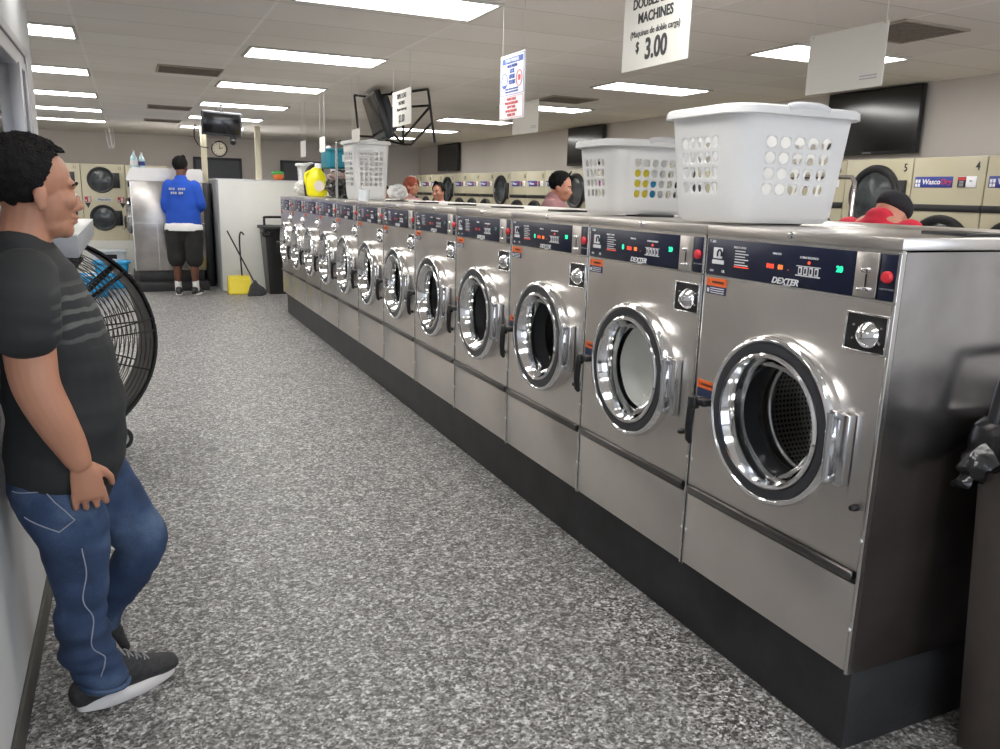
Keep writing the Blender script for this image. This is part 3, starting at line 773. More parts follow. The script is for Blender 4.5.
# stacked dryers on the back left, facing the camera, standing on a white curb
BY = 15.45
for i, (xx, lab) in enumerate(((-.70, 'cream stacked dryer at the back left, fully seen beside the face'),
                               (-1.375, 'cream stacked dryer at the back left, half hidden behind a dark-haired head'),
                               (-.025, 'cream stacked dryer at the back left, mostly hidden by the steel washer end panel'))):
    t = thing('stacked_dryer', lab, 'dryer', (xx, BY, .60), 0, 'cream stacked dryers standing on the back left curb')
    wdt = .672
    b = NB(); box(b, .003, wdt-.003, 0, .7, 0, 1.27, .006); build('cabinet', b, M['cream_lit'], t)
    def dm(cx, cz, d=0): return plane_mat((cx, -d, cz), (1, 0, 0), (0, 0, 1))
    for cz in (1.01, .385):
        r = .215
        b = NB(); lathe(b, [(r*.90, 0), (r, .004), (r, .022), (r*.96, .034), (r*.86, .036), (r*.78, .026), (r*.77, .012)], 40, dm(.30, cz), False, False)
        box(b, .45, .585, -.024, 0, cz-.13, cz+.12, .004); d = build('door', b, M['dryer_black'], t)
        b = NB(); lathe(b, [(.168, .012), (.10, .02), (.001, .024)], 36, dm(.30, cz), False, False); build('door_glass', b, M['dryer_glass'], d)
    b = NB(); box(b, .02, .65, -.003, .001, .62, .78, .002); p = build('control_band', b, M['cream_lit'], t)
    b = NB(); box(b, .20, .45, -.007, -.002, .66, .71, .002); l = build('name_plate', b, M['cap_white'], p)
    b = NB(); text_into(b, 'WascoDry', .045, dm(.325, .685, .0075), .1, bold=.001); build('plate_text', b, M['blue_label'], l, False)
    for x0 in (.03, .53):
        b = NB(); box(b, x0, x0+.10, -.010, -.002, .64, .73, .002); c = build('coin_box', b, M['label_red'], p)
        b = NB(); box(b, x0+.05, x0+.09, -.013, -.008, .645, .72, .002); box(b, x0+.008, x0+.03, -.013, -.008, .65, .68, .002); build('coin_slot', b, M['cap_white'], c)
    b = NB()
    for x0 in (.03, .56):
        vs = [b.verts.new((x0+dx, -.005, zz)) for dx, zz in ((0, .63), (.09, .63), (.045, .54))]; b.faces.new(vs)
    build('corner_badge', b, M['dryer_black'], p, False)
    b = NB(); text_into(b, str(12-i if i < 2 else 13), .07, dm(.59, 1.2, .003), sx=.8); text_into(b, str(12-i if i < 2 else 13), .06, dm(.59, .20, .003), sx=.8); build('number', b, M['dark_print'], t, False)
b = NB(); box(b, -1.45, .68, BY-.02, YB-.1, 0, .6, .005); tag(build('dryer_curb', b, M['partition'], None), 'low white curb that carries the back left dryers', 'curb')

# ------------------------------------------------------------ far steel washer bank with concrete step
b = NB(); box(b, .0, 1.04, 12.95, 15.3, 0, .13, .006); tag(build('concrete_step', b, M['plinth'], None), 'dark grey concrete step in front of the far steel machine', 'step')
t = thing('large_washer', 'tall stainless washer bank seen end-on behind the man in blue', 'washing machine', (.03, 13.15, .13))
b = NB(); box(b, .04, .96, .02, 2.1, 0, .16, .004); build('base_plinth', b, M['plinth'], t)
b = NB(); box(b, 0, 1.0, 0, 2.1, .16, 1.47, .008); build('cabinet', b, M['steel_side'], t)
b = NB(); box(b, .33, .336, -.004, 0, .17, .86); box(b, .0, 1.0, -.003, 0, .86, .866); box(b, -.004, .012, -.006, .01, .16, 1.47); build('panel_seam', b, M['steel_edge'], t, False)
b = NB()
vs = [(-.04, 1.47), (-.05, 1.50), (.02, 1.64), (.05, 1.66), (.98, 1.66), (1.0, 1.64), (1.01, 1.47)]
f0 = [b.verts.new((x, -.012, zz)) for x, zz in vs]; f1 = [b.verts.new((x, 2.1, zz)) for x, zz in vs]
ringface(b, f0, f1); b.faces.new(f0); b.faces.new(f1[::-1])
build('top_housing', b, M['steel'], t)
b = NB(); box(b, -.03, 0, .1, 2.0, 1.38, 1.46, .006); build('control_panel', b, M['navy'], t)
for kk in range(3):
    b = NB(); D = plane_mat((0, .38+kk*.68, .95), (0, -1, 0), (0, 0, 1))
    lathe(b, [(.22, 0), (.26, .01), (.26, .05), (.235, .075), (.2, .06), (.19, .03)], 40, D, False, False); d = build('door', b, M['chrome'], t)
    b = NB(); lathe(b, [(.2, .04), (.1, .03), (.001, .02)], 32, D, False, False); build('door_glass', b, M['dryer_glass'], d)
    b = NB(); tube(b, [(-.07, .12+kk*.68, .92), (-.10, .12+kk*.68, .9), (-.09, .12+kk*.68, .78)], .012); build('door_handle', b, M['black'], d)
# clear bottles on the steel bank
for (x, yy, s_, lab) in ((.11, 13.3, 1.0, 'pale blue spray bottle on top of the far steel machine, left one'), (.215, 13.34, .9, 'shorter pale bottle on the far steel machine, right one')):
    t = thing('cleaner_bottle', lab, 'bottle', (x, yy, 1.79))
    b = NB(); lathe(b, [(.045*s_, 0), (.05*s_, .01), (.05*s_, .12*s_), (.04*s_, .15*s_), (.016, .19*s_), (.014, .21*s_)], 20); build('bottle_body', b, M['bottle_clear'], t)
    b = NB(); lathe(b, [(.018, .205*s_), (.018, .235*s_), (.006, .24*s_)], 14); build('cap', b, M['cap_white'], t)
    b = NB(); lathe(b, [(.0508*s_, .03), (.0508*s_, .10*s_)], 20, None, False, False); build('bottle_label', b, M['label_blue'] if s_ < 1 else M['cap_white'], t)

# white partition box, dark slot, poles, clock, television
t = thing('half_height_partition', 'long white half-height enclosure behind the broom and the black bin', 'partition', (1.2, 12.85, 0))
b = NB(); box(b, .02, 1.75, 0, 1.5, 0, 1.65, .006); build('enclosure_panel', b, M['partition'], t)
b = NB(); box(b, -.005, .022, -.006, 1.5, 0, 1.645, .003); build('edge_post', b, M['shelf_side'], t)
b = NB(); box(b, 0, 1.76, -.01, 1.51, 1.65, 1.665, .003); build('top_cap', b, M['cap_white'], t)
b = NB(); box(b, 1.05, 1.17, 13.5, 14.6, .0, 1.60, .005); tag(build('gap_box', b, M['black'], None), 'black box filling the narrow gap between steel machine and white partition', 'cabinet')  # plain black box put in to fill the dark slot
for i, (x, lab) in enumerate(((1.115, 'cream vertical pole carrying the round clock under the ceiling television'), (1.835, 'cream vertical pole rising behind the white partition to the ceiling'))):
    b = NB(); yy = 13.05 if i == 0 else 14.4
    if i == 1: x, yy = 1.83, 12.98
    z0 = 1.665 if i else 0
    if i == 0: x = 1.11; yy = 13.6; z0 = 1.6
    box(b, x-.04, x+.04, yy-.04, yy+.04, z0, ZC, .006); tag(build('support_pole', b, M['pole'], None), lab, 'pole')
t = thing('wall_clock', 'small round clock hanging on the cream pole below the television', 'clock', (1.27, 12.93, 2.09))
b = NB(); D = plane_mat((0, 0, 0), (1, 0, 0), (0, 0, 1)); lathe(b, [(.10, 0), (.115, .01), (.115, .035), (.10, .04), (.095, .03)], 32, D); build('clock_rim', b, M['black'], t)
b = NB(); lathe(b, [(.097, .030), (.001, .0305)], 32, D, False, False); build('clock_face', b, mat('clock_face', S(200, 190, 170), .5), t)
b = NB(); tube(b, [(0, -.036, 0), (.05, -.036, .02)], .005, 5); tube(b, [(0, -.036, 0), (.01, -.036, .07)], .004, 5)
for k in range(12): a = k*PI/6; ellip(b, (.08*math.sin(a), -.032, .08*math.cos(a)), (.005, .002, .008), None, 6, 4)
build('clock_hands', b, M['dark_print'], t)

t = thing('ceiling_television', 'flat dark television hanging from the ceiling on a stem, above the man in blue', 'television', (1.01, 9.85, ZC))
b = NB(); lathe(b, [(.05, -.015), (.05, 0)], 16); tube(b, [(0, 0, -.01), (0, 0, -.12)], .014); box(b, -.06, .06, -.005, .03, -.2, -.10, .005); build('ceiling_mount', b, M['black'], t)
R = Matrix.Translation((0, 0, -.08)) @ Matrix.Rotation(.04, 4, 'Y') @ Matrix.Rotation(.10, 4, 'X')
b = NB(); box(b, -.215, .215, -.05, 0, -.26, 0, .012, 3, R); build('tv_body', b, M['tv_grey'], t)
b = NB(); box(b, -.195, .195, -.053, -.049, -.235, -.02, .002, 2, R); build('screen', b, M['screen'], t)
t = thing('security_camera', 'small black camera below the ceiling television', 'camera', (1.12, 9.85, 2.09))
b = NB(); box(b, -.03, .03, -.02, .02, -.03, .02, .005); ellip(b, (0, -.01, -.05), (.035, .035, .035)); build('camera_body', b, M['black'], t)
b = NB(); tube(b, spline([(.0, .0, .0), (-.03, .02, .06), (-.05, .02, .12)]), .006); build('camera_arm', b, M['black'], t)
b = NB(); tube(b, spline([(.95, 12.9, 2.42), (.93, 12.9, 2.25), (1.0, 12.9, 2.12), (1.12, 12.9, 2.10)]), .008, 6); tag(build('cable', b, M['black'], None), 'thin black cable looping from the ceiling to the clock pole', 'cable')
b = NB()
for dx in (0, .05): tube(b, spline([(-.27+dx, 15, ZC), (-.26+dx, 15, 2.3), (-.23+dx, 15.0, 2.12), (-.20+dx, 15, 2.2), (-.21+dx, 15, ZC)]), .007, 6)
tag(build('cable_loop', b, M['cap_white'], None), 'white cord loop hanging from the ceiling near the back left dryers', 'cord')
# pouch on the partition
t = thing('snack_pouch', 'small green and orange pouch on top of the white partition', 'pouch', (2.12, 12.95, 1.665))
b = NB(); ellip(b, (0, 0, .06), (.085, .05, .06)); 
for v in b.verts: v.co.z = max(0, v.co.z)
build('pouch_body', b, M['wash_orange'], t)
b = NB(); ellip(b, (-.01, 0, .105), (.10, .045, .035)); build('pouch_top', b, M['wash_green'], t)

# ------------------------------------------------------------ televisions on the right wall
def wall_tv(y0, y1, z0, z1, lab):
    t = thing('wall_television', lab, 'television', (XR-.07, (y0+y1)/2, (z0+z1)/2), 0, 'flat black televisions on the right wall')
    hy, hz = (y1-y0)/2, (z1-z0)/2
    b = NB(); box(b, 0, .035, -hy, hy, -hz, hz, .006); build('tv_body', b, M['black'], t)
    b = NB(); box(b, -.002, .001, -hy+.015, hy-.015, -hz+.025, hz-.015); build('screen', b, M['screen'], t, False)
    b = NB(); box(b, .034, .07, -.15, .15, -.12, .12, .004); build('wall_mount', b, M['alu_dark'], t)
    b = NB(); text_into(b, 'SAMSUNG', .02, plane_mat((-.003, 0, -hz+.013), (0, -1, 0), (0, 0, 1))); build('logo', b, M['grey_print'], t, False)
wall_tv(4.47, 5.39, 1.925, 2.432, 'large black wall television at the right, above dryer number five')
wall_tv(9.03, 9.95, 1.94, 2.432, 'black wall television partly hidden behind the second white basket')
wall_tv(14.02, 15.1, 1.945, 2.432, 'smallest looking black wall television, at the far end of the right wall')

# ------------------------------------------------------------ hanging signs
def sign(x, yn, yf, z0, z1, lab, face='blank', name='price_sign', cat='sign', strings=True):
    t = thing(name, lab, cat, (x, (yn+yf)/2, z0))
    hy = (yf-yn)/2; h = z1-z0
    b = NB(); box(b, -.002, .002, -hy, hy, 0, h, .0008, 1); build('sign_board', b, M['sign'], t, False)
    if z1 < ZC:
        b = NB()
        for yy in (-hy+.015, hy-.015): tube(b, [(0, yy, h-.005), (0, yy, ZC-z0)], .0012, 5)
        build('hanging_line', b, M['string'], t)
        b = NB()
        for yy in (-hy+.015, hy-.015): lathe(b, [(.005, -.004), (.005, .004)], 8, plane_mat((0, yy, h-.008), (0, 1, 0), (0, 0, 1)))
        build('sign_clip', b, M['chrome_dull'], t)
    q = lambda y_, z_: plane_mat((-.0028, y_, z_), (0, -1, 0), (0, 0, 1))
    if face == 'double':
        b = NB(); k = h/.29
        text_into(b, 'DOUBLE LOAD', .052*k, q(0, h-.050*k), bold=.0009, sx=.86); text_into(b, 'MACHINES', .052*k, q(0, h-.105*k), bold=.0012, sx=.9); build('sign_heading', b, M['dark_print'], t, False); b = NB()
        text_into(b, '(Maquinas de doble carga)', .034*k, q(0, h-.158*k), sx=.9); build('sign_subtitle', b, M['dark_print'], t, False); b = NB()
        text_into(b, '3.00', .105*k, q(-.015, .066*k), bold=.0028, sx=.8); text_into(b, '$', .055*k, q(.108*k, .082*k), bold=.001, sx=.8)
        build('sign_price', b, M['dark_print'], t, False)
    if face == 'triple':
        b = NB()
        text_into(b, 'TRIPLE LOAD', .045, q(0, h-.04), bold=.0008, sx=.8); text_into(b, 'MACHINES', .035, q(0, h-.085), sx=.8)
        text_into(b, '(Maquinas de triple carga)', .026, q(0, h-.125), sx=.8); text_into(b, '$3.00', .07, q(0, .045), bold=.001, sx=.85)
        build('sign_text', b, M['dark_print'], t, False)
    if face == 'blank':
        b = NB()
        for k in range(2): box(b, -.003, -.002, -hy+.03, -hy+.12, .035+.012*k, .040+.012*k)
        build('sign_print', b, M['grey_print'], t, False)
    return t
sign(1.75, 2.365, 2.772, 1.998, 2.272, 'white hanging sign priced $3.00 for double load machines, above the nearest washers', 'double')
sign(1.75, 5.335, 5.752, 1.982, 2.215, 'white hanging price sign in front of the black television frame', 'triple')
sign(2.88, 2.555, 2.98, 2.015, 2.27, 'blank white back of a hanging sign in front of the large wall television', 'blank')
sign(2.88, 5.70, 6.16, 2.01, 2.25, 'blank white sign hanging just behind the two-part poster', 'blank')
sign(1.75, 6.68, 6.93, 1.93, 2.035, 'narrow white hanging sign above the tall white hamper', 'none')
sign(1.75, 7.97, 8.21, 1.895, 2.037, 'narrow white hanging sign above the teal crate', 'none')
sign(1.75, 8.90, 9.18, 1.878, 2.044, 'narrow white hanging sign farthest along the washer row', 'none')
# poster
t = thing('hanging_poster', 'two-part hanging poster, blue notice above a red notice', 'poster', (1.75, 3.76, 1.90))
b = NB(); box(b, -.002, .002, -.14, .14, 0, .305, .0008, 1); build('poster_board', b, M['poster_white'], t, False)
b = NB()
for yy in (-.12, .12): tube(b, [(0, yy, .30), (0, yy, ZC-1.90)], .0012, 5)
build('hanging_line', b, M['string'], t)
q = lambda y_, z_: plane_mat((-.0034, y_, z_), (0, -1, 0), (0, 0, 1))
def fr(b, y0, y1, z0, z1, w_=.002):
    for r_ in ((y0, y1, z0, z0+w_), (y0, y1, z1-w_, z1), (y0, y0+w_, z0, z1), (y1-w_, y1, z0, z1)): box(b, -.0034, -.002, *r_)
b = NB(); fr(b, -.132, .132, .115, .298); box(b, -.0032, -.002, -.118, .118, .262, .288)
text_into(b, 'NO SE METAN', .022, q(0, .248), sx=.8)
for k, s_ in enumerate(('LOOK', 'BEFORE', 'YOU MIX')): text_into(b, s_, .026, q(0, .225-.026*k), bold=.001, sx=.7)
tube(b, [(-.003, .085+.032*math.cos(a), .185+.036*math.sin(a)) for a in [k*PI/8 for k in range(16)]], .0022, 5, True)
box(b, -.0034, -.002, .07, .10, .15, .165)
for k in range(2): text_into(b, 'THANK YOU FOR YOUR HELP', .011, q(0, .142-.013*k))
build('poster_blue_print', b, M['poster_blue'], t, False)
b = NB(); text_into(b, 'YOUR WASHER', .022, plane_mat((-.0042, 0, .274), (0, -1, 0), (0, 0, 1)), bold=.0006); build('poster_heading', b, M['poster_white'], t, False)
b = NB(); tube(b, [(-.003, -.082+.032*math.cos(a), .185+.036*math.sin(a)) for a in [k*PI/8 for k in range(16)]], .0022, 5, True)
box(b, -.0034, -.002, -.095, -.07, .175, .2); fr(b, -.13, .13, .006, .108, .0016)
for k, s_ in enumerate(('PLEASE CHECK', 'YOUR POCKETS AND', 'EMPTY THEM', 'BEFORE WASHING', 'THANK YOU')): text_into(b, s_, .0165, q(0, .094-.0185*k), bold=.0004, sx=.95)
build('poster_red_print', b, M['poster_red'], t, False)

# ------------------------------------------------------------ black television frame over the island
t = thing('television_rack', 'black rod frame hanging from the ceiling over the washers', 'television rack', (2.32, 7.5, ZC))
A0 = Vector((-.14, .44, -.02)); B0 = Vector((.138, -.47, -.02)); A1 = Vector((-.10, .44, -.39)); B1 = Vector((.205, -.47, -.47))
P_ = lambda s, tt: (A0.lerp(B0, s)).lerp(A1.lerp(B1, s), tt)
b = NB(); r = .011
for off in (Vector((0, 0, 0)), Vector((-.16, -.05, 0))):
    tube(b, [P_(0, 0)+off, P_(0, 1)+off], r, 6)
tube(b, [P_(0, 0), P_(1, 0)], r, 6); tube(b, [P_(1, 0), P_(1, 1.0)], r, 6); tube(b, [P_(0, .3), P_(1, .3)], r, 6)
tube(b, [P_(0, 0), P_(0, 0)+Vector((-.16, -.05, 0))], r, 6); tube(b, [P_(0, 1), P_(0, 1)+Vector((-.16, -.05, 0))], r, 6)
hub = Vector((.06, .0, -.47))
tube(b, [P_(1, .32), hub+Vector((0, 0, .06))], r, 6); tube(b, [P_(1, .62), hub+Vector((.06, -.05, 0))], r, 6)
tube(b, [P_(0, .3), hub], r, 6); tube(b, [P_(0, 1), hub], r, 6); tube(b, [hub, hub+Vector((0, 0, .2))], r, 6); tube(b, [hub, hub+Vector((.06, -.05, 0))], r, 6)
tube(b, [hub+Vector((0, 0, .2)), P_(.35, .3)], r, 6)
build('rod_frame', b, M['rod'], t)
b = NB(); tube(b, [P_(.42, 0), P_(.42, 0)+Vector((0, 0, .02))], .02, 8); build('ceiling_hook', b, M['rod'], t)
t = thing('rack_television', 'black television seen edge-on, tilted down in the rod frame', 'television', (2.14, 7.52, 2.20))
R = Matrix.Rotation(-.12, 4, 'Z') @ Matrix.Rotation(-.30, 4, 'Y')
b = NB(); box(b, -.03, .03, -.36, .36, -.21, .21, .01, 2, R); build('tv_body', b, M['black'], t)
b = NB(); box(b, .028, .11, -.26, .26, -.16, .16, .03, 3, R); build('tv_back', b, M['tv_grey'], t)
b = NB(); box(b, -.034, -.029, -.34, .34, -.19, .19, .002, 1, R); build('screen', b, M['screen'], t)

# ------------------------------------------------------------ laundry baskets
def rrect(a, bb, r, t):
    """point on rounded rectangle, t in [0,1) by side; starts at middle of -y side going +x"""
    segs = []; sx, sy = a-r, bb-r; q = PI*r/2
    path = [('l', (0, -bb), (sx, -bb), sx), ('a', (sx, -sy), -PI/2, q), ('l', (a, -sy), (a, sy), 2*sy), ('a', (sx, sy), 0, q),
            ('l', (sx, bb), (-sx, bb), 2*sx), ('a', (-sx, sy), PI/2, q), ('l', (-a, sy), (-a, -sy), 2*sy), ('a', (-sx, -sy), PI, q), ('l', (-sx, -bb), (0, -bb), sx)]
    tot = sum(p[3] for p in path); d = (t % 1)*tot
    for p in path:
        if d <= p[3] or p is path[-1]:
            k = min(1, d/p[3])
            if p[0] == 'l': return (p[1][0]+(p[2][0]-p[1][0])*k, p[1][1]+(p[2][1]-p[1][1])*k)
            an = p[2]+k*PI/2; return (p[1][0]+r*math.cos(an), p[1][1]+r*math.sin(an))
        d -= p[3]
def basket(name, lab, cat, loc, rz, a, bb, h, r, tap, cols, rows, vr, kind='oval', m=None, rim=.022, handle='y', hr=.42):
    """cols = (holes on y sides, holes on x sides)"""
    m = m or M['basket']; t = thing(name, lab, cat, loc, rz)
    sx, sy = a-r, bb-r; q = PI*r/2; tot = 4*sx+4*sy+4*q
    def S_(tt, v):
        k = tap+(1-tap)*v; 
        kk = 1 if v > .06 else (.93+.07*math.sin(min(1, v/.06)*PI/2))
        x, y = rrect(a*k*kk, bb*k*kk, r*k*kk, tt); return Vector((x, y, v*h))
    sides = [(0, 2*sx, cols[0], -sx), (sx+q, 2*sy, cols[1], 0), (sx+2*q+2*sy, 2*sx, cols[0], 0), (3*sx+3*q+2*sy, 2*sy, cols[1], 0)]
    cells = []   # (t0,t1,hole)
    cuts = []
    for i, (s0, ln, nc, off) in enumerate(sides):
        st_ = (s0+off)
        mg = ln*.06; wd = (ln-2*mg)/nc
        for c in range(nc): cuts.append((st_+mg+c*wd+wd*.09, st_+mg+(c+1)*wd-wd*.09))
    cuts.sort(); pos = cuts[0][0]; allc = []
    for c0, c1 in cuts:
        if c0 > pos+1e-6: allc.append((pos, c0, False))
        allc.append((c0, c1, True)); pos = c1
    allc.append((pos, cuts[0][0]+tot, False))
    vrows = []; v0, v1 = vr; dv = (v1-v0)/rows
    vrows.append((0, .03, False)); vrows.append((.03, .07, False)); vrows.append((.07, v0, False))
    for i in range(rows):
        vrows.append((v0+i*dv, v0+i*dv+dv*.10, False)); vrows.append((v0+i*dv+dv*.10, v0+(i+1)*dv-dv*.10, True)); vrows.append((v0+(i+1)*dv-dv*.10, v0+(i+1)*dv, False))
    vrows.append((v1, 1, False))
    b = NB(); cache = {}
    def V(tt, v):
        key = (round((tt % tot), 5), round(v, 5))
        if key not in cache: cache[key] = b.verts.new(S_((tt % tot)/tot, v))
        return cache[key]
    for c0, c1, hc in allc:
        ns_ = max(1, int((c1-c0)/.02)) if not hc else 2
        for w0, w1, hv in vrows:
            if hc and hv:
                cm, wm_ = (c0+c1)/2, (w0+w1)/2; n_ = 16
                if kind == 'rect': f = lambda an: (max(-1, min(1, 1.3*math.cos(an)))*.5*.86, max(-1, min(1, 1.3*math.sin(an)))*.5*.86)
                else: f = lambda an: (.47*math.cos(an), .47*math.sin(an))
                P8 = [(1, 0), (1, 1), (0, 1), (-1, 1), (-1, 0), (-1, -1), (0, -1), (1, -1)]
                outer = []
                for j in range(8):
                    outer.append(V(cm+P8[j][0]*(c1-c0)/2, wm_+P8[j][1]*(w1-w0)/2))
                inner = []
                for j in range(n_):
                    fx, fz = f(2*PI*j/n_); p = S_(((cm+fx*(c1-c0)) % tot)/tot, wm_+fz*(w1-w0)); inner.append(b.verts.new(p))
                for j in range(8):
                    j2 = (j+1) % 8; i0, i1, i2 = inner[2*j], inner[2*j+1], inner[(2*j+2) % n_]
                    b.faces.new((outer[j], outer[j2], i2, i1, i0))
            else:
                # keep the wm midpoints shared with the hole cells
                wl_ = [w0, (w0+w1)/2, w1] if hv else [w0, w1]
                for i in range(ns_):
                    ta, tb = c0+(c1-c0)*i/ns_, c0+(c1-c0)*(i+1)/ns_
                    for j in range(len(wl_)-1):
                        b.faces.new((V(ta, wl_[j]), V(tb, wl_[j]), V(tb, wl_[j+1]), V(ta, wl_[j+1])))
    # bottom
    base = []
    for c0, c1, hc in allc:
        ns_ = max(1, int((c1-c0)/.02)) if not hc else 2
        for i in range(ns_): base.append(V(c0+(c1-c0)*i/ns_, 0))
    b.faces.new(base[::-1])
    o = build('basket_body', b, m, t)
    so = o.modifiers.new('s', 'SOLIDIFY'); so.thickness = .0035; so.offset = -1
    # rim: rolled flange
    b = NB(); n_ = 96; rings = []
    prof = [(-.002, -.006), (.004, .004), (rim*.55, .008), (rim, .002), (rim+.002, -.02), (rim-.002, -.022), (rim-.005, -.004), (rim*.5, .001), (.002, -.004)]
    for i in range(n_):
        x, y = rrect(a, bb, r, i/n_); x2, y2 = rrect(a+.1, bb+.1, r+.1, i/n_)
        e = 1e-3; xa, ya = rrect(a, bb, r, (i/n_+e) % 1); xb, yb = rrect(a, bb, r, (i/n_-e) % 1)
        tx, ty = xa-xb, ya-yb; ln = math.hypot(tx, ty); nx, ny = ty/ln, -tx/ln
        rings.append([b.verts.new((x+nx*p_, y+ny*p_, h+z_)) for p_, z_ in prof])
    for i in range(n_): ringface(b, rings[i], rings[(i+1) % n_])
    build('rim', b, m, t)
    for s_ in (-1, 1):
        b = NB(); w_ = .16*min(1, (a if handle == 'y' else bb)/.25)
        pts = []
        for k in range(13):
            u_ = -1+2*k/12; hh = .010*(1-u_**4)-.006
            pts.append((u_*w_/2, s_*(bb+rim*.6), h+.004+hh) if handle == 'y' else (s_*(a+rim*.6), u_*w_/2, h+.004+hh))
        tube(b, pts, .013, 10); build('handle', b, M['handle_grey'] , t)
    return t
M['handle_grey'] = mat('handle_white_grey', (.62, .62, .64), .45)
BZ = H+.009
basket('laundry_basket', 'big white oval-holed laundry basket on the nearest washers, at the right', 'basket', (1.965, 2.225, BZ), -.03, .25, .205, .355, .085, .86, (5, 5), 4, (.24, .78))
basket('laundry_basket', 'second white laundry basket, smaller, yellow showing through its holes', 'basket', (2.095, 3.14, BZ), -.03, .23, .18, .305, .08, .86, (6, 5), 4, (.22, .78))
basket('laundry_hamper', 'tall white hamper with small square holes on the washer tops', 'hamper', (1.94, 7.2, BZ), .02, .165, .18, .49, .035, .86, (5, 5), 7, (.22, .84), 'rect', handle='y', rim=.018)
# items seen through the second basket
for i, (x, yy, zz, c, lab) in enumerate(((2.03, 3.06, .10, M['yellow_dark'], 'yellow detergent pack inside the second white basket'), (2.15, 3.18, .08, M['blue_plastic'], 'blue pack inside the second white basket'))):
    b = NB(); box(b, -.06, .06, -.04, .04, 0, .19-.05*i, .012, 3); o = build('detergent_pack', b, c, None); o.location = (x, yy, BZ+.006); tag(o, lab, 'detergent')
# cup beside hamper
b = NB(); lathe(b, [(.045, 0), (.048, .005), (.055, .09), (.052, .09), (.045, .01), (.001, .008)], 28, None, True, False); o = build('measuring_cup', b, M['clear_plastic'], None); o.location = (1.83, 6.88, H+.001)
tag(o, 'small clear round cup at the foot of the tall white hamper', 'cup')
# hamper side bar
b = NB(); tube(b, [(1.735, 7.45, H+.002), (1.735, 7.45, H+.50)], .011, 8); tube(b, [(1.735, 7.45, H+.50), (1.78, 7.47, H+.52)], .011, 8); tag(build('hanging_rod', b, M['chrome_dull'], None), 'grey upright rod standing at the left side of the tall white hamper', 'rod')
# yellow jug
t = thing('detergent_jug', 'yellow detergent jug with white cap on the far washer tops', 'bottle', (1.825, 8.75, H+.012), -.15)
b = NB(); limb(b, [(0, 0, .02, .105, .07), (0, 0, .10, .115, .075), (0, 0, .19, .105, .07), (.01, 0, .26, .07, .05), (.02, 0, .29, .035, .035)], (1, 0, 0), 4, 24); 
for v in b.verts: v.co.z = max(v.co.z, 0); 
build('jug_body', b, M['yellow'], t)
b = NB(); lathe(b, [(.038, .29), (.038, .335), (.034, .342), (.01, .344)], 20, Matrix.Translation((.02, 0, 0))); build('cap', b, M['cap_white'], t)
b = NB(); tube(b, spline([(-.04, -.0, .27), (-.11, -.0, .23), (-.115, -.0, .15), (-.09, -.0, .09)]), .016, 10); build('jug_handle', b, M['yellow'], t)
b = NB(); lathe(b, [(.055, 0), (.055, .004)], 24, plane_mat((.02, -.074, .11), (1, 0, 0), (0, 0, 1))); build('jug_label', b, mat('jug_label', S(225, 215, 200), .5), t)
# black garbage bag with clothes, teal crate on it
def blob(name, lab, cat, loc, r, m, seed=0, amp=.25, fr_=9, parent=None):
    b = NB(); bmesh.ops.create_icosphere(b, subdivisions=5, radius=1)
    for v in b.verts:
        d = 1+amp*noise.noise(v.co*fr_*.25+Vector((seed, 0, 0)))+amp*.4*noise.noise(v.co*fr_*.7+Vector((seed, 3, 0)))
        v.co = Vector((v.co.x*r[0]*d, v.co.y*r[1]*d, max(-r[2]*.8, v.co.z*r[2]*d)+r[2]*.8))
    o = build(name, b, m, parent); o.location = loc
    if lab: tag(o, lab, cat)
    return o
t = thing('garbage_bag', 'black plastic garbage bag of clothes behind the yellow jug', 'bag', (2.02, 8.42, H+.012))
blob('bag_body', None, None, (0, 0, 0), (.16, .20, .15), M['bag_black'], 1, .22, 12, t)
blob('bag_clothes', None, None, (-.02, -.06, .16), (.13, .15, .055), M['bag_pink'], 2, .3, 12, t)
b = NB(); tube(b, spline([(1.765, 9.0, H+.012), (1.755, 9.0, H+.18), (1.79, 9.0, H+.30), (1.87, 9.0, H+.34), (1.94, 9.0, H+.28), (1.96, 9.0, H+.012)]), .02, 10); tag(build('rubber_hose', b, M['black_rubber'], None), 'black hose loop arching behind the yellow detergent jug', 'hose')
t = thing('storage_crate', 'teal plastic crate on top of the black garbage bag', 'crate', (2.04, 8.60, H+.30), .1)
b = NB(); box(b, -.165, .165, -.13, .13, 0, .20, .02, 3); box(b, -.18, .18, -.145, .145, .175, .20, .008); build('crate_body', b, M['teal'], t)
b = NB(); box(b, -.02, .09, -.136, -.13, .07, .14, .003); build('crate_label', b, M['clear_plastic'], t)
b = NB(); ellip(b, (-.16, -.12, .205), (.03, .03, .02)); build('crate_latch', b, M['cap_white'], t)
blob('plastic_sack', 'white plastic sack slumped at the far end of the washer tops', 'bag', (1.84, 9.55, H+.012), (.105, .12, .09), mat('sack_white', S(215, 214, 208), .5, 0, 0, 8, .5, 18), 5, .25, 10)
basket('laundry_basket', 'small white basket far down the island, left of the yellow jug', 'basket', (1.99, 9.98, BZ+.006), 0, .125, .12, .36, .05, .85, (5, 5), 4, (.3, .8), handle='y')
basket('laundry_basket', 'white basket stacked farthest down the island beside the teal crate', 'basket', (2.36, 9.80, BZ+.006), 0, .14, .12, .39, .05, .85, (5, 5), 4, (.3, .8), handle='y')

